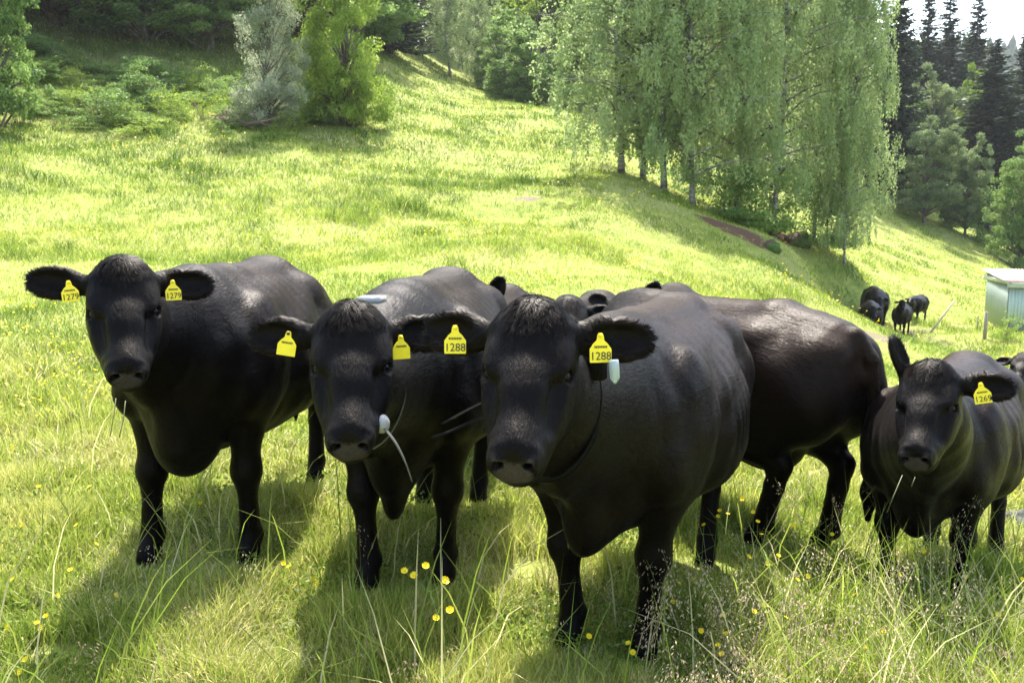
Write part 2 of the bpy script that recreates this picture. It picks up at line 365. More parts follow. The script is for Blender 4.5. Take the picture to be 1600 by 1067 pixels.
def cow_body(fwd_xy, origin, scale, feet, Pw, Mw, ears, fine, coarse, roll=0., hairs=0, seed=0, lean=1.0, dewlap=0, bz=0., tail=True, swing=0.):
    """returns the mesh in the cow's local frame; Pw/Mw poll and muzzle in world metres"""
    fw = np.array([fwd_xy[0], fwd_xy[1], 0]); lf = np.array([-fw[1], fw[0], 0]); up = np.array([0, 0, 1.])
    L = np.stack([fw, lf, up])                                   # world->local rotation
    loc = lambda p: L @ (np.asarray(p) - origin) / scale
    p, mz = loc(Pw), loc(Mw)
    a = nrm(mz - p); hl = .505                                   # head length stays anatomical
    back = nrm(p - np.array([.4, 0, 1.05])); n = np.array([0, 0, 1.]) * .9 + np.array([a[0], a[1], 0]) * .9
    n = nrm(n - a * (n @ a)); s_ = np.cross(n, a)                # s_: towards the cow's left
    if roll: n, s_ = n * math.cos(roll) + s_ * math.sin(roll), s_ * math.cos(roll) - n * math.sin(roll)
    H = lambda A, N, Sd: p + a * A + n * N + s_ * Sd
    HR = np.stack([a, n, s_])
    fl = np.minimum(p, mz) - .16; fh = np.maximum(p, mz) + .16
    for sg, e in zip((1, -1), ears):
        tip = H(.04, -.1, 0) + sg * s_ * .33 + up * .33 * math.sin(e[0]); fl = np.minimum(fl, tip - .04); fh = np.maximum(fh, tip + .04)
    fl -= .02; fh += .02
    lo = np.array([-1.12, -.52, -.12]); hi = np.array([1.0, .52, 1.5])
    lo = np.minimum(lo, fl - .05); hi = np.maximum(hi, fh + .05)
    G = Field([axis(lo[k], hi[k], fl[k], fh[k], fine, coarse) for k in range(3)])
    # trunk
    sl, g = G.sub((-1.1, -.5, .3), (1.1, .5, 1.5)); x = g[0].ravel()
    xs = np.clip(x, ST[0, 0], ST[-1, 0]); f_ = lambda c: np.interp(xs, ST[:, 0], ST[:, c])[:, None, None]
    zc, hh, ww = f_(1), f_(2), f_(3); out = np.abs(x - xs)[:, None, None]
    zz = (g[2] - zc) / hh; wz = ww * (1 - .15 * np.clip(zz, 0, 1) ** 2) * (1 - .58 * np.clip(-zz, 0, 1) ** 1.5 * np.clip((xs - .05) / .4, 0, 1)[:, None, None]); wz = wz * (1 + .02 * np.sin(g[2] * 31 + x[:, None, None] * 9)) * (1 + .012 * np.sin(x * 55)[:, None, None])
    pw = 2.45; f = ((np.abs(g[1] / wz) ** pw + np.abs(zz) ** pw) ** (1 / pw) - 1) * np.minimum(wz, hh) + out
    G.put(sl, f.astype(np.float32), .02)
    k = .09
    G.seg((-.9, 0, 1.17), (-.5, 0, 1.265), (.06, .05), (.10, .05), .10); G.seg((-.5, 0, 1.265), (.2, 0, 1.25), (.10, .05), (.08, .05), .1)
    G.seg((.2, 0, 1.25), (.55, 0, 1.27), (.07, .05), (.08, .06), .1)
    for sg in (1, -1):
        G.ell((-.50, sg * .21, 1.165), (.11, .08, .06), .11); G.ell((-.92, sg * .115, 1.11), (.07, .05, .06), .07); G.ell((-.80, sg * .15, .93), (.20, .15, .27), .08)
        G.ell((.47, sg * .265, .92), (.16, .10, .29), .08, None); G.ell((.64, sg * .235, .80), (.13, .10, .13), .045)
        G.ell((-.1, sg * .30, .80), (.3, .10, .22), .1)
    for sg in (1, -1):
        G.seg((.24, sg * .425, 1.12), (.31, sg * .41, .64), .036, .050, .08, cut=True)
        G.seg((-.40, sg * .40, 1.0), (-.34, sg * .36, .62), .03, .028, .07, cut=True)
        for q in range(6): G.seg((.10 - q * .085, sg * .405, 1.08), (.07 - q * .085, sg * .415, .76), .012, .012, .03, cut=True)
    G.ell((.70, 0, .70 + bz), (.18, .15, .17), .08); G.ell((.69, 0, .59 + bz), (.15, .08, .10), .08)
    G.seg((.90, 0, .86), (.84, 0, .60), (.025, .05), (.05, .06), .07)
    if dewlap: G.ell((.74, 0, .53), (.10, .045, .15), .08); G.ell((.76, 0, .43), (.05, .03, .07), .05)
    G.ell((-.45, 0, .56), (.2, .14, .12), .08)
    # neck
    c0 = np.array([.55, 0, .98]); c3 = H(.11, -.145, 0); dist = np.linalg.norm(c3 - c0)
    c1 = c0 + np.array([.45 * dist, 0, .10]); c2 = c3 - nrm(a * .15 + n) * 0 + nrm(-n * 1.0 - a * .1) * .42 * dist
    tt = np.linspace(0, 1, 8); B = [(1 - t) ** 3 * c0 + 3 * (1 - t) ** 2 * t * c1 + 3 * (1 - t) * t * t * c2 + t ** 3 * c3 for t in tt]
    rr = [(np.interp(t, (0, .35, .7, 1), (.235, .185, .145, .105)), np.interp(t, (0, .35, .7, 1), (.35, .265, .195, .125))) for t in tt]
    for i in range(7):
        d = B[i + 1] - B[i]; sd = np.cross(up, d) if i < 4 else s_ * (1 if s_ @ np.cross(up, d) > 0 else -1)
        G.seg(B[i], B[i + 1], rr[i], rr[i + 1], .06, sd)
    for q0, q1 in ((H(.22, -.24, 0), B[4] - up * .20), (B[4] - up * .20, B[2] - up * .30), (B[2] - up * .30, np.array([.80, 0, .56]))):
        G.seg(q0, q1, (.028, .06), (.035, .08), .08, np.cross(up, q1 - q0))
    # head
    G.ell(H(.075, -.085, 0), (.115, .088, .122), .04, HR)
    G.seg(H(.05, -.062, 0), H(.24, -.066, 0), (.118, .062), (.082, .058), .05, s_)
    G.seg(H(.22, -.062, 0), H(.42, -.060, 0), (.072, .056), (.058, .050), .05, s_)
    G.ell(H(-.005, -.062, 0), (.058, .062, .075), .05, HR)
    G.ell(H(.428, -.076, 0), (.076, .060, .064), .05, HR)
    G.ell(H(.452, -.052, .031), (.040, .036, .036), .03, HR); G.ell(H(.452, -.052, -.031), (.040, .036, .036), .03, HR)
    mm = nrm(a * .80 + n * .60); mt_ = nrm(n * .80 - a * .60); PC = H(.476, -.050, 0); PR = np.stack([mm, mt_, s_])      # the nose pad, a blunt oblique plane
    G.ell(PC + mm * .060, (.056, .100, .120), .045, PR, cut=True)
    G.ell(H(.432, -.138, 0), (.048, .030, .052), .02, HR)                       # chin
    for sg in (1, -1):
        G.seg(H(.15, -.180, sg * .066), H(.40, -.125, sg * .034), (.040, .065), (.032, .038), .05, s_)
        G.ell(H(.20, -.13, sg * .070), (.135, .080, .050), .05, HR)
        G.seg(H(.19, -.090, sg * .098), H(.37, -.098, sg * .058), (.022, .036), (.020, .034), .045, s_)
        G.ell(H(.145, -.050, sg * .094), (.045, .026, .024), .04, HR)           # brow
        G.ell(H(.187, -.058, sg * .114), (.019, .017, .015), .016, HR, cut=True)
        G.seg(H(.165, -.050, sg * .112), H(.178, -.034, sg * .100), .009, .009, .010); G.seg(H(.178, -.034, sg * .100), H(.205, -.036, sg * .092), .008, .006, .010)
        G.seg(H(.208, -.048, sg * .094), H(.200, -.078, sg * .102), .006, .007, .010)
        nc = PC + mt_ * .012 + s_ * sg * .039 - mm * .006
        G.ell(nc + mt_ * .016 + s_ * sg * .002, (.018, .012, .020), .012, PR); G.ell(nc - mt_ * .002 + s_ * sg * .019, (.018, .020, .008), .010, PR)   # wings of the nostril
        G.ell(nc, (.036, .0105, .0145), .007, PR, cut=True); G.ell(nc - mt_ * .010 + s_ * sg * .010, (.024, .012, .0065), .007, PR, cut=True)
        G.seg(H(.235, -.040, sg * .088), H(.34, -.054, sg * .092), (.012, .010), (.012, .010), .045, s_, cut=True)     # hollow beside the nasal bridge
    # mouth line
    G.seg(H(.492, -.112, -.045), H(.492, -.112, .045), .0055, .0055, .008, cut=True)
    for sg in (1, -1): G.seg(H(.490, -.108, sg * .045), H(.43, -.120, sg * .072), .005, .004, .008, cut=True)
    earinfo = []
    for sg, (el, sw, open_, *tw_) in zip((1, -1), ears):
        root = H(.035, -.098, sg * .098)
        wl = sg * s_; wl = nrm(wl * math.cos(el) + up * math.sin(el) + (-n) * sw)
        face = nrm(n * .75 + a * .35 * 0 + (L @ np.array([0, -1., -.15])) * open_); face = nrm(face - wl * (face @ wl)); wd = np.cross(wl, face)
        if tw_: face = face * math.cos(tw_[0]) + wd * math.sin(tw_[0]); wd = np.cross(wl, face)
        ER = np.stack([wl, wd, face]); el_ = .205
        G.seg(root - wl * .03, root + wl * .05, (.034, .028), (.034, .026), .03, wd)
        G.ell(root + wl * (.025 + el_ / 2), (el_ / 2, .062, .026), .022, ER)
        G.ell(root + wl * (.040 + el_ / 2) + face * .020, (.078, .041, .024), .008, ER, cut=True)
        earinfo.append((root, wl, wd, face))
    # legs
    k = .06
    FT = []
    for i, sg in ((0, 1), (1, -1)):
        fx, fy, fz, kb = feet[i]; F = np.array([.56 + fx, sg * .175 + fy, fz])
        E = np.array([.53, sg * .205, .74]); A = F + np.array([-.035, 0, .125]); K = E + (A - E) * .50 + np.array([.02 + kb, 0, 0])
        G.seg((.52, sg * .215, .92), E + np.array([0, sg * .015, 0]), (.130, .19), (.118, .155), .045); G.seg(E + np.array([0, sg * .01, 0]), K + (E - K) * .22, (.116, .152), (.058, .068), .03)
        G.seg(K + (E - K) * .25, K - (K - A) * .06, (.056, .066), (.069, .070), .025); G.seg(K, K + (A - K) * .3, (.066, .066), (.043, .048), .03)
        G.seg(K + (A - K) * .3, A, (.042, .048), (.048, .054), .025); G.ell(A + (-.02, 0, -.01), (.052, .052, .05), .03)
        G.seg(A, F + np.array([.005, 0, .06]), (.044, .044), (.05, .05), .02); G.seg(F + (-.01, 0, .045), F + (.035, 0, .03), (.052, .034), (.052, .03), .015); FT.append(F)
    for i, sg in ((2, 1), (3, -1)):
        fx, fy, fz, kb = feet[i]; F = np.array([-.66 + fx, sg * .175 + fy, fz]); A = F + np.array([-.04, 0, .125])
        hip = np.array([-.66, sg * .19, .98]); St = np.array([-.50 + fx * .25, sg * .215, .70]); Hk = np.array([-.77 + fx * .75, sg * .175 + fy * .6, .50 + fz * .5])
        G.seg(hip, St, (.15, .30), (.13, .20), .08); G.seg(hip + (-.1, 0, -.05), (Hk + hip) / 2 + (.05, 0, -.03), (.12, .20), (.09, .135), .08)
        G.seg(St, Hk + (St - Hk) * .25, (.115, .16), (.058, .074), .06); G.seg(Hk + (St - Hk) * .25, Hk, (.056, .068), (.053, .068), .03)
        G.seg(Hk, Hk + (A - Hk) * .35, (.052, .064), (.043, .052), .03); G.seg(Hk + (A - Hk) * .35, A, (.043, .052), (.048, .054), .025)
        G.ell(A + (-.02, 0, -.01), (.044, .045, .045), .03); G.seg(A, F + np.array([.005, 0, .06]), (.043, .043), (.05, .05), .02)
        G.seg(F + (-.01, 0, .045), F + (.035, 0, .03), (.05, .034), (.05, .03), .015); FT.append(F)
    if tail:
        tp = [np.array([-.95, 0, 1.2]), np.array([-1.03, swing * .2, 1.10]), np.array([-1.05, swing * .5, .85]), np.array([-1.03, swing, .6]), np.array([-1.03, swing * 1.1, .45]), np.array([-1.02, swing * 1.2, .30])]
        tr = [.045, .034, .024, .022, .045, .012]
        for i in range(5): G.seg(tp[i], tp[i + 1], tr[i], tr[i + 1], .02)
    V, Q = G.mesh()
    dh = np.linalg.norm(V - p - a * .25, axis=1); V = smooth_mesh(V, Q, 2, .5)
    hx = (V - p) @ HR.T                                            # head coordinates a, n, s
    inhead = np.clip(1 - (np.linalg.norm((hx - [.24, -.09, 0]) / [.30, .17, .16], axis=1) - 1) / .35, 0, 1)
    pp = (V - PC) @ PR.T; top = .022 + .016 * np.clip(np.abs(pp[:, 2]) / .045, 0, 1) ** 1.5
    muz = np.clip((top - pp[:, 1]) / .006, 0, 1) * np.clip((pp[:, 1] + .048) / .012, 0, 1) * np.clip((.060 - .25 * np.clip(-pp[:, 1], 0, 1) - np.abs(pp[:, 2])) / .012, 0, 1) * np.clip((pp[:, 0] + .055) / .02, 0, 1)
    for sg in (1, -1):
        e_ = (V - (PC + mt_ * .012 + s_ * sg * .039)) @ PR.T; dn_ = np.hypot(e_[:, 1] / .0125, e_[:, 2] / .0155); muz *= np.clip((dn_ - .8) / .3, 0, 1) + (e_[:, 0] > .012)
    muz = np.clip(muz, 0, 1)
    rs = np.random.RandomState(seed)
    fb = np.stack([V[:, 0] * .30, V[:, 1], V[:, 2] * .8], -1); fhd = np.stack([hx[:, 0] * .3 + 3, hx[:, 1], hx[:, 2]], -1)
    neck = np.clip((V[:, 0] - .55) / .3, 0, 1)[:, None]; flow = fb * (1 - inhead[:, None]) + fhd * inhead[:, None]
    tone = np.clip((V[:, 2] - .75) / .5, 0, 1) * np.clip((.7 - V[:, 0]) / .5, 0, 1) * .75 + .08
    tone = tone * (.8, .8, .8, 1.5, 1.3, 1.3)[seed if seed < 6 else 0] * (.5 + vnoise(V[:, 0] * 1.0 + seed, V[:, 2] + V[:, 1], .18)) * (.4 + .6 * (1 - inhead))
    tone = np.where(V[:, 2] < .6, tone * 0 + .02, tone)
    for r_, wl, wd, fc in earinfo:
        e = (V - r_) @ np.stack([wl, wd, fc]).T; rim = (e[:, 0] > .03) & (np.abs(e[:, 1]) < .09) & (np.abs(e[:, 2]) < .06)
        tone = np.where(rim & (np.abs(e[:, 1]) > .045), .45, tone)
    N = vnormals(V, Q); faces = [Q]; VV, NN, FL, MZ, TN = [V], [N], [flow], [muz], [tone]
    if hairs:
        c = V[Q].mean(1); ar = np.linalg.norm(np.cross(V[Q[:, 2]] - V[Q[:, 0]], V[Q[:, 3]] - V[Q[:, 1]]), axis=1) / 2
        wgt = ar * (1 + .6 * inhead[Q[:, 0]]); wgt *= (muz[Q[:, 0]] < .3); 
        ear = np.zeros(len(Q), bool); rimf = np.zeros(len(Q)); 
        for r_, wl, wd, fc in earinfo:
            e = (c - r_) @ np.stack([wl, wd, fc]).T; m_ = (e[:, 0] > .04) & (e[:, 0] < .25) & (np.abs(e[:, 1]) < .075) & (np.abs(e[:, 2]) < .05); ear |= m_
        wgt = np.where(ear, wgt * 5, wgt); pollf = np.exp(-(np.linalg.norm((hx[Q[:, 0]] - [.025, -.03, 0]) / [.085, .08, .105], axis=1)) ** 4); wgt *= 1 + 2.2 * pollf
        fi = rs.choice(len(Q), hairs, p=wgt / wgt.sum()); uv = rs.rand(hairs, 2)
        q = Q[fi]; u_, v_ = uv[:, :1], uv[:, 1:]
        b = V[q[:, 0]] * (1 - u_) * (1 - v_) + V[q[:, 1]] * u_ * (1 - v_) + V[q[:, 2]] * u_ * v_ + V[q[:, 3]] * (1 - u_) * v_
        nn = N[q[:, 0]]; ih = inhead[q[:, 0]][:, None]; isl = (b[:, 2] < .6)[:, None] * 1.
        flowd = np.array([-1., 0, -.45]) * (1 - isl) + np.array([0, 0, -1.]) * isl; flowd = flowd * (1 - ih) + a * ih
        pf = pollf[fi][:, None]; ea = ear[fi][:, None]
        cl = np.stack([vnoise(b[:, 0] + 2 * b[:, 1], b[:, 2], .028), vnoise(b[:, 1] * 2 + 7, b[:, 2] + b[:, 0], .022), vnoise(b[:, 0], b[:, 1] - b[:, 2], .018)], -1) - .5
        flowd = flowd + cl * (.6 + 2.2 * pf + .8 * ea) + rs.randn(hairs, 3) * (.16 + .35 * ea)
        flowd = flowd + pf * (s_ * np.sign(hx[q[:, 0]][:, 2:]) * .5 + a * .5)
        for r_, wl, wd, fc in earinfo:
            e = (b - r_) @ np.stack([wl, wd, fc]).T; on = ea[:, 0] & (np.linalg.norm(b - r_, axis=1) < .32); sgn = np.sign(e[:, 1])
            flowd[on] = wl * .8 + wd * (sgn[on] * .35)[:, None] + cl[on] * .7 + rs.randn(int(on.sum()), 3) * .12
        tg = flowd - nn * (flowd * nn).sum(1)[:, None]; tg /= np.linalg.norm(tg, axis=1)[:, None] + 1e-9
        ln = (.011 + .005 * rs.rand(hairs)[:, None]) * (1 - .35 * ih) + (.020 + .018 * rs.rand(hairs)[:, None]) * pf + .018 * ea * rs.rand(hairs)[:, None] ** 2
        lift = .10 - .05 * ih + .22 * pf + .10 * ea + .08 * rs.rand(hairs)[:, None]
        d = nrm_rows(tg + nn * lift); sdv = nrm_rows(np.cross(d, nn)); wdt = .0007 + .0004 * rs.rand(hairs)[:, None]
        mid = b + d * ln * .55; tip = mid + nrm_rows(d + tg * .6 + cl * .5) * ln * .45
        hv = np.stack([b - sdv * wdt - nn * .001, b + sdv * wdt - nn * .001, mid + sdv * wdt * .7, mid - sdv * wdt * .7, tip], 1).reshape(-1, 3)
        base = len(V) + np.arange(hairs)[:, None] * 5
        faces = [Q, base + np.array([[0, 1, 2, 3]]), base + np.array([[3, 2, 4]])]
        hn = nrm_rows(nn + sdv * rs.randn(hairs, 1) * .13 * (1 - .5 * ih) + d * .08 * rs.randn(hairs, 1))
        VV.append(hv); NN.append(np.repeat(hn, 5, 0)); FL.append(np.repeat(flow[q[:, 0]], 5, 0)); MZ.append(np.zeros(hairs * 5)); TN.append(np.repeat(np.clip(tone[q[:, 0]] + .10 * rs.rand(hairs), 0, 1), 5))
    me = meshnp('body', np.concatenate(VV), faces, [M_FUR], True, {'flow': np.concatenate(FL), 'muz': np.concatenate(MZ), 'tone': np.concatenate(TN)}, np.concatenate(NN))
    return me, dict(L=L, H=H, a=a, n=n, s=s_, ears=earinfo, neck=B, nr=rr, FT=FT, up=up)
def nrm_rows(v): return v / (np.linalg.norm(v, axis=1)[:, None] + 1e-9)

def textmesh(txt, size):
    cu = bpy.data.curves.new('lettering', 'FONT'); cu.body = txt; cu.size = size; cu.align_x = 'CENTER'; cu.align_y = 'CENTER'; cu.resolution_u = 3; cu.offset = size * .004
    o = bpy.data.objects.new('lettering', cu); C.objects.link(o)
    me = bpy.data.meshes.new_from_object(o); bpy.data.objects.remove(o); bpy.data.curves.remove(cu)
    v = np.array([x.co[:] for x in me.vertices]); f = [list(p.vertices) for p in me.polygons]; bpy.data.meshes.remove(me)
    return v, f

def ear_tag(parent, c, wx, wy, wz, txt, sc=1.0, hole=False, lines=True):
    """bell shaped plate: c its top hinge, wx right, wy up, wz out (local metres)"""
    out = [(-.029, -.072), (.029, -.072), (.030, -.070), (.0300, -.036), (.020, -.022), (.0105, -.013), (.0085, .0), (.005, .007), (-.005, .007), (-.0085, .0), (-.0105, -.013), (-.020, -.022), (-.0300, -.036), (-.030, -.070)]
    out = np.array(out) * sc; n = len(out); R = np.stack([wx, wy, wz])
    tf = lambda q: np.asarray(c) + np.asarray(q) @ R
    bend = lambda x, y: .25 * y * y
    fr = np.array([[x, y, .0014 + bend(x, y)] for x, y in out]); bk = fr - [0, 0, .0028]
    V = tf(np.vstack([fr, bk])); j = np.arange(n); me = bpy.data.meshes.new('ear_tag')
    me.from_pydata(V.tolist(), [], [list(range(n)), list(range(2 * n - 1, n - 1, -1))] + [[i, n + i, n + (i + 1) % n, (i + 1) % n] for i in range(n)])
    me.materials.append(M_TAG); me.update()
    o = link('ear_tag', me, parent)
    pv, pf = sphere(tf([0, .0, .004]), .0055 * sc, 10, 6); link('rivet', meshnp('rivet', pv, pf, [M_INK if hole else M_TAG], True), o)
    if txt:
        v, f = textmesh(txt, .031 * sc); v[:, 0] *= .95; v = v + [0, -.0555 * sc, 0]
        v[:, 2] = bend(v[:, 0], v[:, 1]) + .0030; mt = bpy.data.meshes.new('number'); mt.from_pydata(tf(v).tolist(), [], f); mt.materials.append(M_INK); link('number', mt, o)
    if lines:
        v, f = textmesh('NO 0417', .0085 * sc) if False else box((0, -.030 * sc, .0034), (.030 * sc, .0011, .0008))
        parts = [box((x * sc, -.030 * sc, .0032), (.0028 * sc, .006 * sc, .0006)) for x in np.linspace(-.016, .016, 8)]
        v, f = merge(parts); link('small_print', meshnp('small_print', tf(v), f, [M_INK]), o)
    return o

def make_cow(name, Fc, Rc, Pw, Mw, label, cat='cow', scale=None, feet=None, ears=((-.05, .12, .4),) * 2, fine=.007, coarse=.02, roll=0, hairs=0, seed=0, group=None, eyes=True, tail=True, swing=0., zoff=0., dewlap=0, bz=0.):
    Fc = np.array(Fc, float); Rc = np.array(Rc, float); fw = nrm(Fc - Rc); scale = scale or 1.0
    o2 = Fc - fw * .56 * scale; lf = np.array([-fw[1], fw[0]])
    z0 = T1(*Fc) * .5 + T1(*Rc) * .5 + zoff; origin = np.array([*o2, z0])
    feet = feet or [(0, 0, 0)] * 4; ft = []
    for i, f in enumerate(feet):
        x = (.56 if i < 2 else -.66) + f[0]; y = (.175 if i % 2 == 0 else -.175) + f[1]; wp = o2 + (fw * x + lf * y) * scale
        ft.append((f[0], f[1], (T1(*wp) - z0) / scale + f[2] - .01, f[3] if len(f) > 3 else 0))
    me, I = cow_body(fw, origin, scale, ft, Pw, Mw, ears, fine, coarse, roll, hairs, seed, tail=tail, swing=swing, dewlap=dewlap, bz=bz)
    root = link(name, None, loc=tuple(origin), label=label, cat=cat, group=group)
    root.rotation_euler = (0, 0, math.atan2(fw[1], fw[0])); root.scale = (scale,) * 3; root.empty_display_size = .1
    b = link('body', me, root); I['root'] = root
    if eyes:
        for sg in (1, -1):
            v, f = sphere(I['H'](.187, -.062, sg * .100), .0175, 16, 10); link('eye', meshnp('eye', v, f, [M_EYE], True), root)
    I['fw'] = fw; I['origin'] = origin; I['scale'] = scale
    I['local'] = lambda p: I['L'] @ (np.asarray(p) - origin) / scale
    return I
# ---------------------------------------------------------------- the herd in front
def tag_on(I, side, txt, along=.085, wdo=-.03, yaw=0., **kw):
    r, wl, wd, fc = I['ears'][side]; up = I['up']
    toward = I['L'] @ nrm(np.array([-I['Cw'][0], -I['Cw'][1], 0])); 
    wz = nrm(toward * math.cos(yaw) + np.cross(up, toward) * math.sin(yaw) + np.array([0, 0, .05])); wx = nrm(np.cross(up, wz)); wy = np.cross(wz, wx)
    dn = wd if wd @ up < 0 else -wd
    c = r + wl * along + dn * wdo + fc * .046
    t = kw.pop('tilt', 0.); wx, wy = wx * math.cos(t) + wy * math.sin(t), wy * math.cos(t) - wx * math.sin(t)
    ear_tag(I['root'], c, wx, wy, wz, txt, 1 / I['scale'], **kw)

def collar(I, i=4, drop=.0, mat=None, width=.022):
    """strap round the neck at a neck station"""
    B, rr = I['neck'], I['nr']; d = nrm(B[i + 1] - B[i - 1]); s = nrm(np.cross(I['up'], d)); u = np.cross(d, s)
    a, b = rr[i]; th = np.linspace(0, 2 * np.pi, 41)[:-1]; c = B[i] - u * drop
    ring = np.array([c + s * math.cos(t) * (a + .012) + u * math.sin(t) * (b + (.05 if math.sin(t) < 0 else .012)) for t in th])
    n = len(ring); V = []; 
    for p in ring:
        o = nrm(p - c); V += [p - d * width, p + d * width, p + d * width + o * .006, p - d * width + o * .006]
    F = [[4 * k + m, 4 * k + (m + 1) % 4, 4 * ((k + 1) % n) + (m + 1) % 4, 4 * ((k + 1) % n) + m] for k in range(n) for m in range(4)]
    o = link('collar', meshnp('collar', V, [F], [mat or M_STRAP], True), I['root'])
    return o, c, d, s, u, a, b

hA = dict(fine=.0065, coarse=.018)
A_ = make_cow('cow', (-1.42, 3.98), (-1.38, 5.2), P(190, 410, 3.38), P(200, 618, 3.05), 'large black cow at far left, yellow ear tags numbered 1279, grass hanging from its mouth',
              feet=[(.00, .03, 0), (.05, -.06, 0), (-.05, .02, 0), (.1, 0, 0)], ears=((.02, .10, .6), (.16, .10, .6)), bz=-.05, hairs=170000, seed=1, **hA)
A_['Cw'] = P(190, 450, 3.2)
B_ = make_cow('cow', (-.47, 3.82), (-.33, 5.0), P(549, 482, 2.86), P(545, 690, 2.55), 'black cow second from left with round pale bell and loose grey collar strap',
              feet=[(-.03, -.01, 0), (.12, .03, 0), (-.05, -.05, 0), (.05, 0, 0)], ears=((.12, .22, .6), (.02, .08, .6)), dewlap=1, hairs=150000, seed=2, **hA)
B_['Cw'] = P(550, 500, 2.7)
C_ = make_cow('cow', (.36, 3.24), (.84, 4.36), P(832, 478, 2.40), P(790, 768, 2.04), 'nearest black cow in the middle, yellow ear tags numbered 1288, black collar',
              scale=.975, feet=[(-.02, -.03, 0), (.02, .03, 0), (.05, -.02, 0), (-.1, 0, 0)], ears=((.04, .12, .6), (.10, .10, .6)), bz=.05, hairs=260000, seed=3, fine=.006, coarse=.018)
C_['Cw'] = P(830, 500, 2.3)
D_ = make_cow('cow', (2.0, 4.2), (2.66, 5.08), P(1452, 570, 3.38), P(1424, 722, 3.12), 'smaller black cow at far right, one ear pricked up, other tagged yellow 1269',
              scale=.86, feet=[(-.02, .02, 0), (.06, .0, 0), (-.02, .02, 0), (.1, 0, 0)], ears=((.0, .10, .6), (1.2, .0, .5, 1.0)), hairs=120000, seed=4, roll=-.12, **hA)
D_['Cw'] = P(1450, 600, 3.3)
E_ = make_cow('cow', (.84, 5.8), (1.43, 4.92), P(985, 505, 6.3), P(960, 580, 6.6), 'big black cow seen from behind, rump beside the far right cow',
              feet=[(.0, 0, 0), (0, 0, 0), (.12, 0, 0), (-.02, 0, 0)], scale=1.06, zoff=-.06, hairs=110000, seed=5, fine=.016, coarse=.018, eyes=False, swing=-.05)
# tags
tag_on(A_, 1, '1279', along=.085, wdo=.005, yaw=-.15, tilt=.10); tag_on(A_, 0, '1279', along=.075, wdo=.0, yaw=.25)
tag_on(B_, 1, None, along=.10, wdo=.0, yaw=-.2, hole=True, tilt=-.15); tag_on(B_, 0, None, along=.05, wdo=.02, yaw=.35)
tag_on(C_, 1, '1288', along=.125, wdo=-.005); tag_on(C_, 0, '1288', along=.085, wdo=.0, yaw=.2)
tag_on(D_, 0, '1269', along=.10, wdo=.0, yaw=.2, tilt=.2)
# hidden cows behind
F_ = make_cow('cow', (-.33, 6.35), (-.02, 7.5), P(738, 462, 5.75), P(715, 560, 5.5), 'black cow behind second cow from left, only back and ear tip showing', ears=((1.2, .0, .4), (0, .1, .4)), hairs=20000, zoff=-.17, seed=6, fine=.014, coarse=.024, eyes=False, group='cows mostly hidden behind the front row')
G_ = make_cow('cow', (.45, 6.5), (.75, 7.6), P(888, 465, 5.9), P(885, 560, 5.5), 'black cow hidden behind the middle cow, only tufted poll and one ear showing', ears=((.0, .1, .4), (.5, .1, .4)), hairs=25000, zoff=-.17, seed=7, fine=.012, coarse=.024, eyes=False, group='cows mostly hidden behind the front row')
H_ = make_cow('cow', (1.05, 7.0), (1.5, 8.1), P(974, 463, 6.4), P(950, 560, 6.2), 'black cow peeping over the middle cow, two close ears and grey back', ears=((.95, .1, .4), (.25, .1, .4)), hairs=25000, zoff=-.17, seed=8, fine=.012, coarse=.024, eyes=False, group='cows mostly hidden behind the front row')
J_ = make_cow('calf', (4.25, 6.75), (5.0, 7.4), P(1602, 552, 6.35), P(1584, 600, 6.15), 'black calf cut off by the right edge behind the far right cow', cat='calf', scale=.62, hairs=15000, seed=9, fine=.014, coarse=.03, eyes=False)
# distant family
FEET = []
for I_ in (A_, B_, C_, D_, E_):
    for q_ in I_['FT']: FEET.append(I_['origin'] + I_['L'].T @ (np.asarray(q_) * I_['scale']))
FEET = np.array(FEET)
K1 = make_cow('cow', (*(P(1368, 515, 25.6)[:2]),), (*(P(1359, 510, 27.0)[:2]),), P(1373, 463, 24.9), P(1378, 482, 24.6), 'distant black cow standing behind a calf, left of the metal shed', scale=.93, fine=.02, coarse=.035, hairs=0, eyes=False, seed=10, group='cattle grazing far off by the shed')
K2 = make_cow('calf', (*(P(1360, 520, 23.6)[:2]),), (*(P(1357, 515, 24.5)[:2]),), P(1364, 478, 23.1), P(1367, 493, 22.9), 'distant black calf standing in front of its mother, left of the metal shed', cat='calf', scale=.80, fine=.025, coarse=.035, eyes=False, seed=11, group='cattle grazing far off by the shed')
K3 = make_cow('calf', (*(P(1406, 500, 26.6)[:2]),), (*(P(1416, 495, 27.5)[:2]),), P(1410, 469, 26.1), P(1411, 484, 25.9), 'distant black calf facing the camera, middle one of the far group', cat='calf', scale=.66, fine=.025, coarse=.035, eyes=False, seed=12, group='cattle grazing far off by the shed')
K4 = make_cow('calf', (*(P(1427, 490, 29.2)[:2]),), (*(P(1441, 487, 29.9)[:2]),), P(1424, 464, 28.6), P(1419, 476, 28.3), 'distant black calf standing side on, rightmost of the far group', cat='calf', scale=.66, fine=.025, coarse=.035, eyes=False, seed=13, group='cattle grazing far off by the shed')

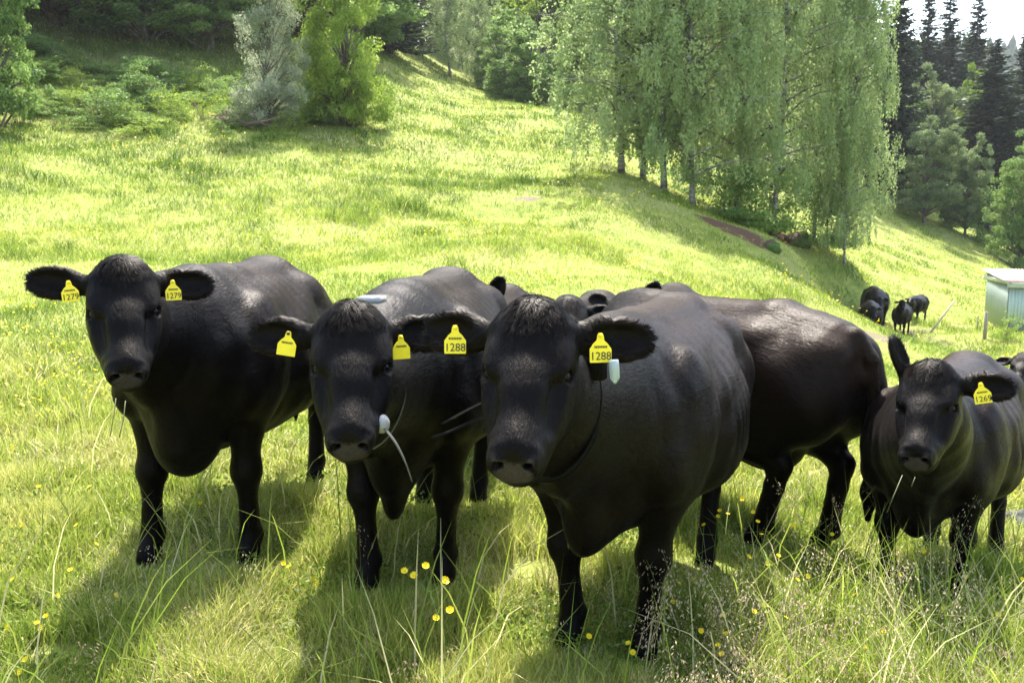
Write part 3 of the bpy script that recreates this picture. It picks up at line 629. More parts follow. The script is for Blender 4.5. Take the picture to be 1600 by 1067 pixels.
# collars
o, c, d, s, u, a, b = collar(B_, 5, mat=M_GREY, width=.006)
loc = B_['local']; cl = lambda pts: [loc(P(*q)) for q in pts]
v, f = sphere(loc(P(597, 662, 2.72)), (.030, .024, .030), 14, 10); v2, f2 = tube([loc(P(592, 655, 2.75)), loc(P(597, 662, 2.70))], .034, 14)
link('bell', meshnp('bell', *merge([(v, f)]), [M_WHITE], True), o)
def strap(name, pts, par, mat, w=.011, th=.0022):
    p = np.array(pts); t = np.linspace(0, 1, 14); k = np.linspace(0, 1, len(p)); q = np.stack([np.interp(t, k, p[:, i]) for i in range(3)], -1)
    for _ in range(3): q[1:-1] = (q[:-2] + 2 * q[1:-1] + q[2:]) / 4
    v, f = tube(q, w, 8, True, th / w); return link(name, meshnp(name, v, f, [mat], True), par)
strap('loose_strap', cl([(600, 668, 2.70), (618, 690, 2.68), (633, 720, 2.68), (644, 752, 2.70)]), o, M_GREY, .007)
bx, bf = box(loc(P(581, 468, 3.16)), (.10, .08, .022)); link('tracker_box', meshnp('tracker_box', bx, bf, [M_WHITE]), o)
o, c, d, s, u, a, b = collar(C_, 5, mat=M_STRAP, width=.018)
loc = C_['local']; cl = lambda pts: [loc(P(*q)) for q in pts]
strap('loose_strap', cl([(770, 622, 2.62), (735, 638, 2.50), (710, 652, 2.42), (691, 662, 2.38)]), o, M_STRAP, .006)
strap('loose_strap', cl([(770, 645, 2.60), (735, 660, 2.48), (705, 674, 2.40), (676, 683, 2.36)]), o, M_STRAP, .008)
bx, bf = box(loc(P(930, 573, 2.60)), (.05, .06, .075)); link('buckle_box', meshnp('buckle_box', bx, bf, [M_STRAP]), o)
def glass():
    t = NT('clear plastic'); g = t.n('BsdfGlass'); g.inputs['Roughness'].default_value = .15; g.inputs['Color'].default_value = (.85, .9, .9, 1); g.inputs['IOR'].default_value = 1.3
    b = t.bsdf((.42, .48, .48), .2, .6); m = t.n('MixShader', i_0=.65); t.t.links.new(g.outputs[0], m.inputs[1]); t.t.links.new(b, m.inputs[2]); return t.done(m.outputs[0])
tp = loc(P(959, 562, 2.36)); bt = loc(P(961, 599, 2.36)); v, f = tube([tp, (tp * 2 + bt) / 3, (tp + bt * 3) / 4, bt], [.013, .0145, .0145, .004], 10)
link('sample_tube', meshnp('sample_tube', v, f, [glass()], True), C_['root'])
# grass stems hanging from the mouths
M_STRAW = simple('chewed grass', (.14, .15, .07), .7, var=.3)
for I_, st in ((A_, [[(181, 622, 3.04), (178, 650, 3.03), (172, 682, 3.05)], [(196, 626, 3.03), (193, 655, 3.02), (186, 684, 3.03)]]), (D_, [[(1410, 742, 3.1), (1396, 775, 3.08), (1386, 800, 3.1)], [(1430, 745, 3.1), (1424, 760, 3.1)]])):
    for q in st:
        p = np.array([I_['local'](P(*z)) for z in q]); v, f = tube(p, .0017, 5); link('grass_stem', meshnp('grass_stem', v, f, [M_STRAW], True), I_['root'])
# ---------------------------------------------------------------- trees and shrubs
def leaves(c, size, rs, up=.35, asp=.55, tone=None, dirs=None, out=None):
    """one small diamond leaf per centre; returns verts (4n,3), faces, tone (4n)"""
    n = len(c); size = np.broadcast_to(np.asarray(size, float), (n,))[:, None]
    u = rs.randn(n, 3) if dirs is None else dirs + rs.randn(n, 3) * .35
    u = nrm_rows(u); nn = rs.randn(n, 3); nn[:, 2] += up * 2; nn = nn if out is None else nn * .8 + out * 1.1; v = nrm_rows(np.cross(u, nn)); w_ = np.cross(u, v)
    V = np.stack([c - u * size * .5, c + v * size * asp * .5 + w_ * size * .06, c + u * size * .5, c - v * size * asp * .5 + w_ * size * .06], 1).reshape(-1, 3)
    F = np.arange(4 * n).reshape(-1, 4); tn = rs.rand(n) if tone is None else tone
    return V, F, np.repeat(tn, 4)

M_BARK = {}
def bark(name, ca, cb, birch=False):
    t = NT(name); tc = t.n('TexCoord').outputs['Object']; mp = t.n('Mapping'); mp.inputs['Scale'].default_value = (1, 1, .25 if not birch else 3.5); t.t.links.new(tc, mp.inputs[0])
    f = t.noise(mp.outputs[0], 7 if not birch else 2.2, 5, .65); c = t.mix(t.ramp(f, [(.4, 0), (.6, 1)]), ca, cb)
    return t.done(t.bsdf(c, .85, .2, t.bump(f, .8, .03)))
BK_BIRCH = bark('birch bark', (.06, .05, .045), (.30, .28, .25), True)
BK_GREY = bark('grey bark', (.07, .06, .05), (.17, .15, .13)); BK_DARK = bark('conifer bark', (.035, .025, .02), (.10, .07, .05))
LF = {'sage': leafmat('sage green leaves', (.085, .135, .045), (.24, .30, .12), .5, .5, .16),
      'birch': leafmat('birch leaves', (.17, .25, .085), (.39, .46, .20), 0.5, .5, 0.20),
      'willow': leafmat('silver willow leaves', (0.17, 0.21, 0.12), (0.42, 0.46, 0.3), 0.5, .5, 0.20),
      'bright': leafmat('bright green leaves', (0.14, 0.23, 0.03), (0.32, 0.42, 0.06), 0.5, .5, 0.16),
      'dark': leafmat('dark green leaves', (.075, .15, .036), (.23, .34, .085), 0.5, .5, 0.16),
      'mid': leafmat('mid green leaves', (.10, .18, .04), (.25, .35, .09), 0.5, .5, 0.16),
      'spruce': leafmat('spruce needles', (0.018, 0.036, 0.017), (0.055, 0.085, 0.034), 0.2, .5, 0.12)}

def g_birch(seed, H=15., base=2.2, spread=2.7, nl=66, leaf=.105, per=46, trunks=1):
    rs = np.random.RandomState(seed); tz = np.linspace(0, H, 14); ph = rs.rand() * 6
    tx = .25 * np.sin(tz * .35 + ph) * tz / H * 2 + rs.randn() * .02 * tz; ty = .25 * np.cos(tz * .3 + ph) * tz / H * 2
    tx -= tx[0]; ty -= ty[0]
    tr = [tube(np.stack([tx, ty, tz - .3], -1), np.interp(tz / H, [0, .05, .6, 1], [.13, .085, .05, .012]), 10)]
    pts, tone, dirs = [], [], []
    for k in range(nl):
        z = base + (H - base - .6) * ((k + .5) / nl) ** .9; t = (z - base) / (H - base); az = k * 2.4 + rs.randn() * .3
        L = spread * (1 - .72 * t ** 1.5) * (.55 + .65 * rs.rand()) * (.8 + .3 * min(1, t * 6)); o = np.array([np.interp(z, tz, tx), np.interp(z, tz, ty), z])
        s = np.linspace(0, 1, 7); hd = np.array([math.cos(az), math.sin(az), 0]); rise = L * (.55 + .3 * rs.rand()) * (.4 + t)
        B = o + hd * (s * L)[:, None] + np.array([0, 0, 1]) * (rise * (s * 1.5 - 1.0 * s ** 2.4))[:, None] + rs.randn(7, 3) * .05 * s[:, None]
        tr.append(tube(B, np.interp(s, [0, 1], [.035 * (1 - .5 * t) + .01, .005]), 5, False))
        ns = int(11 * L / spread + 4)
        ct = rs.rand(); ct2 = rs.rand()
        for q in range(ns):
            u = .02 + .98 * rs.rand() ** .8; st = np.array([np.interp(u, s, B[:, i]) for i in range(3)]) + rs.randn(3) * [.17, .17, .15]
            ll = (.35 + (.5 + 1.0 * ct2) * rs.rand() ** 1.2) * (1.2 - .5 * t); ll = min(ll, max(.3, st[2] - .35 * base - .5)); n = int(per * ll * .75) + 6
            w_ = rs.rand(n) ** .85; out = hd * .25 + rs.randn(3) * .18
            sw = out * [1, 1, 0]
            c = st + sw * (w_ * .6 * ll)[:, None] * .6 - np.array([0, 0, 1]) * (w_ * ll)[:, None] + rs.randn(n, 3) * (.045 + .05 * (1 - w_))[:, None]
            pts.append(c); tone.append(np.clip(-.02 + .65 * ct + .4 * rs.rand(n), 0, 1)); dirs.append(np.tile([0, 0, -1.], (n, 1)))
    c = np.concatenate(pts); V, F, tn = leaves(c, leaf * (.7 + .6 * rs.rand(len(c))), rs, .1, .62, np.concatenate(tone), np.concatenate(dirs) * .8)
    return merge(tr), (V, [F], tn), H

def g_broad(seed, H=9., W=5., base=.15, nc=150, per=190, leaf=.11, lobes=7, trunk_r=.14, gap=.5, cr=(.28, .72), shell=.72, skirt=6):
    rs = np.random.RandomState(seed); zb = H * base
    lob = [(np.array([0, 0, zb + (H - zb) * .5]), np.array([W * .30, W * .30, (H - zb) * .46]))]
    for k in range(lobes):
        az = rs.rand() * 6.28; hz = zb + (H - zb) * (.12 + .68 * rs.rand()); r = W * (.17 + .09 * rs.rand()); rad = W * .29 * (1.15 - .8 * max(0, (hz - zb) / (H - zb) - .35))
        lob.append((np.array([math.cos(az) * rad, math.sin(az) * rad, hz]), np.array([r, r, r * (.9 + .5 * rs.rand())])))
    for k in range(skirt):
        az = k * 6.28 / skirt + rs.rand() * .6; r = W * .2; lob.append((np.array([math.cos(az) * W * .26, math.sin(az) * W * .26, zb + H * (.07 + .05 * rs.rand())]), np.array([r, r, H * .11])))
    tz = np.linspace(0, H * .8, 9); off = np.cumsum(rs.randn(9, 2) * H * .012, 0); off -= off[0]
    tp = np.c_[off, tz - .3]; tr = [tube(tp, np.interp(tz / H, [0, .05, .8], [trunk_r * 1.3, trunk_r, .02]), 9)]
    pts, tone, sz, outs = [], [], [], []
    wl = np.array([np.prod(l[1]) ** (2 / 3) for l in lob]); wl /= wl.sum()
    for k in range(nc):
        c, r = lob[rs.choice(len(lob), p=wl)]; d = rs.randn(3); d /= np.linalg.norm(d); q = c + d * r * (shell + (1 - shell) * rs.rand())
        q[2] = max(q[2], zb * .6 + .25); cs = rs.uniform(*cr); n = int(per * (cs / .6) ** 2)
        g = rs.randn(n, 3); g = g / np.linalg.norm(g, axis=1)[:, None] * (rs.rand(n) ** .45)[:, None] * cs * [1, 1, .62]
        outs.append(nrm_rows(g + [0, 0, .25 * cs])); pts.append(q + g); ct = rs.rand(); tone.append(np.clip(-.05 + .75 * ct + .40 * rs.rand(n), 0, 1))
        if k % 4 == 0:
            j = min(8, int(np.clip(q[2] * .72, .3, H * .78) / (H * .8) * 8)); m_ = (tp[j] + q) / 2 + rs.randn(3) * .12 + [0, 0, .15 * W * .2]
            tr.append(tube([tp[j], m_, q], [trunk_r * .42, trunk_r * .25, .012], 5, False))
    c = np.concatenate(pts); V, F, tn = leaves(c, leaf * (.65 + .7 * rs.rand(len(c))), rs, .45, .6, np.concatenate(tone), out=np.concatenate(outs))
    return merge(tr), (V, [F], tn), H

def g_spruce(seed, H=20., R=3.0, gap=.32, step=.15):
    rs = np.random.RandomState(seed); tz = np.linspace(0, H, 6); tr = [tube(np.c_[tz * 0, tz * 0, tz - .3], np.interp(tz / H, [0, 1], [.24, .012]), 8)]
    C_, U_, Lg, tn = [], [], [], []
    z = H * .04
    while z < H - .25:
        t = z / H; L0 = R * (1 - t) ** .85 * (.85 + .3 * rs.rand()) + .12; nb = int(5 + 5 * (1 - t))
        for b in range(nb):
            az = rs.rand() * 6.28; L = L0 * (.7 + .45 * rs.rand()); n = max(4, int(L / step)); s = np.linspace(.08, 1, n); hd = np.array([math.cos(az), math.sin(az), 0]); sd = np.array([-hd[1], hd[0], 0])
            zz = z + L * (.18 * s * (t * 1.6) - .42 * s * (1 - t) + .28 * s ** 3 * (1 - .5 * t)); B = hd * (s * L)[:, None]; B[:, 2] = zz + rs.randn() * .12
            if b % 3 == 0: tr.append(tube(B[[0, n // 2, n - 1]], [.03, .02, .006], 4, False))
            for sg in (-1, 0, 1):
                C_.append(B + rs.randn(n, 3) * .03); U_.append(hd * (.6 if sg else 1) + sd * sg * .9 + np.array([0, 0, -.35 if sg else -.1]) + rs.randn(n, 3) * .25)
                Lg.append((.50 - .22 * s) * (.7 + .5 * rs.rand(n)) * min(1, .4 + L / 2)); tn.append(np.clip(.15 + .55 * s * rs.rand() + .3 * rs.rand(n), 0, 1))
        z += gap * (.7 + .6 * rs.rand()) * (1 - .45 * t)
    c, u, l, tn = np.concatenate(C_), nrm_rows(np.concatenate(U_)), np.concatenate(Lg)[:, None], np.concatenate(tn)
    v = nrm_rows(np.cross(u, rs.randn(len(u), 3) * .5 + [0, 0, 1])); w_ = l * .26
    V = np.stack([c - v * w_ * .35, c + u * l * .55 - v * w_, c + u * l, c + u * l * .55 + v * w_, c + v * w_ * .35], 1).reshape(-1, 3)
    return merge(tr), (V, [np.arange(len(V)).reshape(-1, 5)], np.repeat(tn, 5)), H

PROTO = {}
def proto(key, g, bk, lf, W):
    (tv, tf), (cv, cf, tn), H = g
    PROTO[key] = (meshnp('trunk', tv, tf, [bk], True), meshnp('crown', cv, cf, [LF[lf]], attrs={'tone': tn}), H, W)
proto('birchA', g_birch(1), BK_BIRCH, 'birch', 5.2); proto('birchB', g_birch(2, 15, 1.5, 2.9, 70), BK_BIRCH, 'birch', 5.6); proto('birchC', g_birch(3, 14, .9, 3.0, 80, per=50), BK_BIRCH, 'birch', 6.)
proto('birchD', g_birch(4, 13, 1.1, 3.2, 110, per=56), BK_BIRCH, 'birch', 6.4); proto('willow', g_broad(11, 9, 6, .06, 300, 210, .105, 9, .13), BK_GREY, 'willow', 6.2); proto('willowB', g_broad(12, 10, 7, .16, 300, 170, .17, 10, .18), BK_GREY, 'sage', 7.)
proto('bright', g_broad(21, 9, 6.2, .03, 340, 210, .125, 9, .14), BK_GREY, 'bright', 6.3); proto('brightB', g_broad(22, 12, 8, .08, 300, 170, .20, 10, .2), BK_GREY, 'bright', 8.2)
proto('dark', g_broad(31, 11, 8, .05, 360, 180, .18, 11, .2), BK_GREY, 'dark', 8.2); proto('darkB', g_broad(32, 12, 8, .14, 320, 180, .18, 10, .2), BK_DARK, 'dark', 8.2)
proto('mid', g_broad(41, 12, 8.5, .10, 340, 180, .18, 11, .2), BK_GREY, 'mid', 8.6)
proto('spruce', g_spruce(51), BK_DARK, 'spruce', 6.2); proto('spruceB', g_spruce(52, 20, 2.4, .36), BK_DARK, 'spruce', 5.)
proto('shrub', g_broad(61, 2.2, 2.8, .0, 90, 150, .10, 5, .03, cr=(.22, .45)), BK_GREY, 'mid', 3.); proto('shrubD', g_broad(62, 2.4, 3.0, .0, 90, 150, .10, 6, .03, cr=(.22, .45)), BK_GREY, 'dark', 3.2)
proto('shrubL', g_broad(63, 2.0, 2.2, .0, 70, 110, .085, 5, .03, cr=(.18, .38)), BK_GREY, 'bright', 2.4)
_tr = random.Random(8)
def tree(name, key, px, d, top, wpx, label, cat='tree', group=None, rot=None, x=None):
    tm, cm, H, W = PROTO[key]; X = (px - 800) / 1400 * d * 1.0 if x is None else x; z = T1(X, d); h = P(px, top, d)[2] - z
    root = link(name, None, loc=(X, d, z - .05), label=label, cat=cat, group=group); sw = wpx / 1400 * d / W
    root.scale = (sw, sw, h / H); root.rotation_euler = (0, 0, _tr.uniform(0, 6.28) if rot is None else rot)
    link('trunk', tm, root); link('crown', cm, root); return root
gL = 'leafy trees of the wood above the left bank'; gC = 'trees of the wood at the top of the meadow'; gR = 'spruces at upper right'; gB = 'weeping birches in the clump at right of centre'
sL = 'dark leafy tree in the dense wood above the left bank'; sC = 'leafy tree in the far wood behind the top of the meadow'; sR = 'dark spruce deep in the wood at upper right, behind the others'
tree('broadleaf_tree', 'dark', 12, 27.5, -250, 200, 'leafy tree at the left edge with low branches over the bank')
tree('broadleaf_tree', 'darkB', 118, 38, -200, 300, 'dark tree with a bare forked trunk showing, above the left bank')
tree('broadleaf_tree', 'dark', 250, 39, -200, 260, 'dark green tree between the forked trunk and the silvery willow')
tree('broadleaf_tree', 'mid', 345, 39.5, -180, 200, 'green tree just left of and behind the silvery willow')
tree('willow_tree', 'willow', 430, 31, -130, 145, 'silvery grey-green willow leaning over the left bank beside the round bright tree')
tree('broadleaf_tree', 'bright', 548, 33.5, -160, 165, 'rounded bright yellow-green tree reaching the grass, left of the meadow gap')
tree('spruce_tree', 'spruce', 615, 58, -330, 130, 'dark spruce behind the bright tree at the edge of the meadow gap')
for px, d, k in [(-90, 30, 'dark'), (-200, 34, 'mid'), (-60, 42, 'dark'), (30, 44, 'dark'), (140, 42, 'mid'), (220, 42, 'mid'), (310, 47, 'dark'), (400, 45, 'dark'), (480, 46, 'darkB'), (540, 52, 'dark'), (-350, 36, 'dark'), (-330, 48, 'mid')]:
    tree('broadleaf_tree', k, px, d, -240, 300, sL, group=gL)
tree('birch_tree', 'birchA', 706, 62, -60, 120, 'pale slender birch standing alone at the top of the meadow')
tree('willow_tree', 'willowB', 662, 66, -60, 100, 'pale bushy tree at left of the slender birch, top of the meadow')
tree('birch_tree', 'birchC', 750, 66, -90, 95, 'birch close behind the right side of the slender pale birch')
tree('broadleaf_tree', 'dark', 832, 57, 20, 140, 'low dark green bushy tree at the crest, left of the birch clump')
tree('broadleaf_tree', 'dark', 782, 61, 25, 80, 'narrow dark tree between the slender birch and the dark bushy tree')
tree('broadleaf_tree', 'brightB', 852, 70, -90, 170, 'sunlit yellow-green tree top rising over the dark bushy tree')
tree('broadleaf_tree', 'mid', 915, 60, -60, 120, 'green tree partly hidden by the left edge of the birch clump')
for px, d, k in [(560, 72, 'dark'), (630, 82, 'darkB'), (690, 84, 'dark'), (750, 82, 'darkB'), (810, 86, 'mid'), (900, 84, 'dark'), (960, 78, 'mid'), (1030, 72, 'dark'), (1100, 68, 'dark'), (1180, 70, 'dark'), (1240, 66, 'mid'), (1290, 70, 'darkB'), (1340, 76, 'dark')]:
    tree('broadleaf_tree', k, px, d, -260 if px < 1340 else 60, 190, sC, group=gC)
for px, d, k, top, wp, lab in [
    (968, 28.3, 'birchB', -330, 310, 'leftmost birch of the clump, darker twin trunk leaning left'),
    (1001, 28.4, 'birchC', -380, 280, 'birch with a straight dark foot, second trunk from the left of the clump'),
    (1035, 27.6, 'birchB', -420, 280, 'pale birch trunk leaning right, third from the left of the clump'),
    (1080, 27.2, 'birchC', -420, 290, 'birch with whitish foot right beside the shaded hollow, fourth in the clump'),
    (1145, 28.5, 'birchC', -450, 270, 'weeping birch above the red earth scar'),
    (1205, 28.8, 'birchB', -430, 270, 'weeping birch between the red earth scar and the mossy stump'),
    (1268, 30.5, 'birchD', -260, 220, 'weeping birch right behind the mossy stump'),
    (1318, 29.0, 'birchD', -60, 135, 'rightmost weeping birch with branches hanging almost to the grass')]:
    tree('birch_tree', k, px, d, top, wp, lab, group=gB)
tree('shrub', 'shrubD', 1130, 27.6, 258, 150, 'dark leafy bush under the birches over the red earth scar', 'bush'); tree('shrub', 'shrubD', 1200, 29.5, 262, 150, 'dark leafy bush under the birches left of the mossy stump', 'bush')
tree('shrub', 'shrub', 1180, 28.6, 240, 140, 'mid green bush among the birch trunks in the clump', 'bush'); tree('shrub', 'shrubD', 1290, 30, 285, 110, 'dark bush at the foot of the rightmost birch', 'bush')
tree('shrub', 'shrubD', 1060, 31, 250, 130, 'shadowy bush behind the pale leaning birch trunks', 'bush')
tree('broadleaf_tree', 'willowB', 1440, 60, 188, 108, 'silvery round tree with a forked trunk at the far right meadow edge')
tree('broadleaf_tree', 'willowB', 1502, 61, 218, 78, 'smaller silvery tree right of the round forked one')
tree('broadleaf_tree', 'willowB', 1446, 74, 112, 92, 'pale green tree in front of the spruces at upper right')
tree('broadleaf_tree', 'brightB', 1492, 76, 98, 60, 'light green tree top between two tall spruces')
tree('broadleaf_tree', 'mid', 1590, 55, 188, 118, 'green leafy tree cut by the right edge above the shed')
for px, d, k, top, wp, lab in [(1384, 70, 'spruce', -60, 130, 'dark spruce whose top rises right behind the rightmost birch'), (1427, 86, 'spruceB', -8, 130, 'slim spruce against the sky, second of the row at upper right'),
    (1459, 88, 'spruceB', -22, 130, 'slim spruce against the sky, third of the row at upper right'), (1501, 90, 'spruce', -6, 150, 'spruce with ragged layered top against the sky, left of the broad one'),
    (1532, 70, 'spruce', 58, 185, 'broad full spruce in front of the row at upper right'), (1576, 82, 'spruce', 50, 140, 'spruce near the right edge against the far hill'), (1612, 70, 'spruce', 130, 130, 'spruce cut by the right edge below the far hill')]:
    tree('spruce_tree', k, px, d, top, wp, lab, group=gR)
for px, d, top in [(1405, 96, 60), (1440, 98, 90), (1480, 97, 100), (1520, 95, 130), (1555, 96, 170), (1590, 95, 170), (1360, 90, 0), (1660, 75, 60), (1720, 80, 40), (1790, 70, 60)]:
    tree('spruce_tree', 'spruceB', px, d, top, 120, sR, group='spruces deep in the wood at upper right')
for px, d, top, wp, lab, k in [(1480, 62, 300, 90, 'dark bush at the foot of the smaller silvery tree', 'shrubD'), (1545, 60, 290, 100, 'dark bush under the broad spruce at the meadow edge', 'shrubD'), (1600, 54, 330, 90, 'low bush at the right edge under the green leafy tree', 'shrubD'), (1415, 62, 290, 70, 'dark bush at the left foot of the silvery round tree', 'shrubD')]:
    tree('shrub', k, px, d, top, wp, lab, 'bush')
# undergrowth on the left bank: each clump of brush
ub = random.Random(3); gU = 'low brush on the shaded left bank'
for i in range(96):
    px = ub.uniform(-60, 500); d = ub.uniform(28.8, 35); k = ub.choice(['shrub', 'shrub', 'shrubL', 'shrubD', 'shrubL']); hgt = ub.uniform(.4, 1.25) * (1 if d > 30 else .55)
    X = (px - 800) / 1400 * d; z = T1(X, d); tm, cm, H, W = PROTO[k]
    root = link('bush', None, loc=(X, d, z - .1), label={'shrub': 'clump of mid green brush on the steep shaded bank at upper left', 'shrubD': 'clump of dark green brush on the steep shaded bank at upper left', 'shrubL': 'clump of light yellow-green brush on the steep shaded bank at upper left'}[k], cat='bush', group=gU); s_ = ub.uniform(.3, .9); root.scale = (s_, s_, hgt / H); root.rotation_euler = (0, 0, ub.uniform(0, 6)); link('twigs', tm, root); link('foliage', cm, root)
for px, d, top, wp, lab in [(770, 56, 128, 34, 'small brown-green bush at the crest left of the dark bushy tree'), (500, 33, 150, 60, 'low bush in shade between the willow and the bright tree')]:
    tree('shrub', 'shrub', px, d, top, wp, lab, 'bush')
# far hill with its forest, beyond the valley
def far_hill():
    xs = np.linspace(-80, 620, 71); ys = np.linspace(230, 900, 60); X, Y = np.meshgrid(xs, ys, indexing='ij')
    Z = -20 + (Y - 230) * .42 * np.clip((Y - 230) / 200, 0, 1) * (1 - .0) + 10 * vnoise(X, Y, 90) ; Z = np.minimum(Z, 76 + 12 * vnoise(X, Y, 120) + (X - 250) * -.02)
    n = Y.shape[1]; i, j = np.meshgrid(np.arange(X.shape[0] - 1), np.arange(n - 1), indexing='ij'); a = (i * n + j).ravel()
    link('hill', meshnp('hill', np.stack([X, Y, Z], -1).reshape(-1, 3), [np.stack([a, a + n, a + n + 1, a + 1], -1)], [simple('hill forest floor', (.03, .05, .02), .9, .1)], True), kind='structure')
    rs = np.random.RandomState(4); N = 5200; x = rs.uniform(40, 520, N); y = rs.uniform(260, 620, N)
    z = np.array(-20 + (y - 230) * .42 * np.clip((y - 230) / 200, 0, 1) + 10 * vnoise(x, y, 90)); z = np.minimum(z, 76 + 12 * vnoise(x, y, 120) + (x - 250) * -.02)
    h = rs.uniform(7, 15, N); k = 7; V = []; F = []
    th = np.arange(k) / k * 6.283; tn = []
    ring = lambda zr, rr: np.stack([x[:, None] + np.cos(th + zr) * (h * rr)[:, None] * rs.uniform(.7, 1.2, (N, k)), y[:, None] + np.sin(th + zr) * (h * rr)[:, None], np.repeat((z + h * zr)[:, None], k, 1)], -1)
    tip = np.stack([x, y, z + h], -1); R1, R2, R3, R4 = ring(.0, .22), ring(.42, .17), ring(.46, .12), ring(.72, .11)
    V = np.concatenate([R1, R2, R3, R4, tip[:, None]], 1).reshape(-1, 3); b = np.arange(N)[:, None, None] * (4 * k + 1); j = np.arange(k); j2 = (j + 1) % k
    Q = np.concatenate([b + np.stack([r * k + j, r * k + j2, (r + 1) * k + j2, (r + 1) * k + j], -1)[None] for r in range(3)], 1).reshape(-1, 4)
    Tt = (b + np.stack([3 * k + j, 3 * k + j2, np.full(k, 4 * k)], -1)[None]).reshape(-1, 3)
    link('far_forest', meshnp('far_forest', V, [Q, Tt], [simple('far conifers', (.025, .045, .018), .95, .02, var=.4, scale=.05)]), kind='stuff', label='bluish conifer forest covering the far hill at upper right', cat='forest')
far_hill()
# ---------------------------------------------------------------- shed, pole, posts, stones, stump
def shed():
    d0 = 25.6; A = hit(1572, 519, 15, 40); dr = nrm(np.array([1., -.22, 0])); bk = np.array([.22, 1., 0]) / math.hypot(.22, 1)
    sc = A[1] / 1400; wall_h = 78 * sc; W = 3.4; D = 2.4; zb = A[2] - .05
    root = link('shed', None, loc=(A[0], A[1], zb), label='low corrugated metal shed with rusty roof at the right edge', cat='shed')
    t = NT('galvanised sheet'); tc = t.n('TexCoord').outputs['Object']; mp = t.n('Mapping'); mp.inputs['Scale'].default_value = (3, 3, .35); t.t.links.new(tc, mp.inputs[0])
    f = t.noise(mp.outputs[0], 2.2, 5, .6); c = t.mix(f, (.28, .345, .305), (.47, .54, .48)); mw = t.done(t.bsdf(c, .55, .4, None, .15))
    t = NT('rusty roof sheet'); tc = t.n('TexCoord').outputs['Object']; f = t.noise(tc, 1.8, 5, .6); c = t.mix(t.ramp(f, [(.36, 0), (.60, 1)]), (.46, .44, .41), (.33, .12, .07)); mr = t.done(t.bsdf(c, .6, .4))
    def corr(p0, u, v, L, Hh, pitch=.10, amp=.014, ztop=None):
        n = int(L / pitch * 8); s = np.linspace(0, L, n + 1); w_ = nrm(np.cross(u, v)); off = amp * np.sin(s / pitch * 2 * np.pi)
        a = p0 + s[:, None] * u + off[:, None] * w_; top = a + v * Hh if ztop is None else a + v * ztop(s)[:, None]; th = -w_ * .003
        V = np.concatenate([a, top, a + th, top + th]); m = n + 1; i = np.arange(n)
        return V, [np.concatenate([np.stack([i, i + 1, m + i + 1, m + i], -1), np.stack([2 * m + i + 1, 2 * m + i, 3 * m + i, 3 * m + i + 1], -1), np.stack([m + i, m + i + 1, 3 * m + i + 1, 3 * m + i], -1), np.stack([i + 1, i, 2 * m + i, 2 * m + i + 1], -1)])]
    up = np.array([0, 0, 1.]); O = np.zeros(3)
    link('wall', meshnp('wall', *corr(O, dr, up, W, wall_h), [mw], True), root)
    slope = .10
    link('wall', meshnp('wall', *corr(bk * .02 - dr * .01, bk, up, D, wall_h, ztop=lambda s: wall_h + s * slope), [mw], True), root)
    link('wall', meshnp('wall', *corr(O + dr * W + bk * .02, bk, up, D, wall_h, ztop=lambda s: wall_h + s * slope), [mw], True), root)
    link('wall', meshnp('wall', *corr(O + bk * D, dr, up, W, wall_h + D * slope), [mw], True), root)
    rv = nrm(bk + up * slope); link('roof', meshnp('roof', *corr(-dr * .17 - bk * .22 + up * (wall_h + .075), dr, rv, W + .5, D + .5, .10, .016), [mr], True), root)
    R = np.stack([dr, bk, up], 1)
    v, f = merge([box(dr * (W / 2 + .03) - bk * .13 + up * (wall_h - .03), (W + .26, .03, .17), R)]); link('fascia', meshnp('fascia', v, f, [simple('painted board', (.48, .54, .50), .7)]), root)
    v, f = merge([box(dr * (-.10) + bk * (D / 2) + up * (wall_h + .08), (.03, D + .3, .15), R)]); link('fascia', meshnp('fascia', v, f, [bpy.data.materials['painted board']]), root)
    return A
SH = shed()
M_WOOD = simple('weathered wood', (.30, .25, .18), .8, .2, var=.35, scale=12, bump=.4)
def pole(name, px0, py0, px1, py1, d, r, label, cat='pole', lean=0.):
    b = P(px0, py0, d); b[2] = T1(b[0], b[1]) - .1; t_ = P(px1, py1, d + lean); v, f = tube([b, b * .5 + t_ * .5 + [.01, 0, .01], t_], [r, r * .95, r * .9], 8)
    o = link(name, meshnp(name, v - b, f, [M_WOOD], True), loc=tuple(b), label=label, cat=cat); return o
q = hit(1449, 522, 15, 40); pole('pole', 1449, 522, 1491, 470, q[1], .035, 'pale wooden pole leaning diagonally in the grass left of the shed', lean=.3)
q = hit(1538, 530, 12, 40); pole('fence_post', 1538, 530, 1541, 487, q[1], .05, 'short weathered post beside the left corner of the shed', 'post')
q = hit(1527, 515, 12, 40); pole('fence_post', 1527, 512, 1528, 494, q[1], .025, 'thin stake in the grass left of the shed post', 'post')
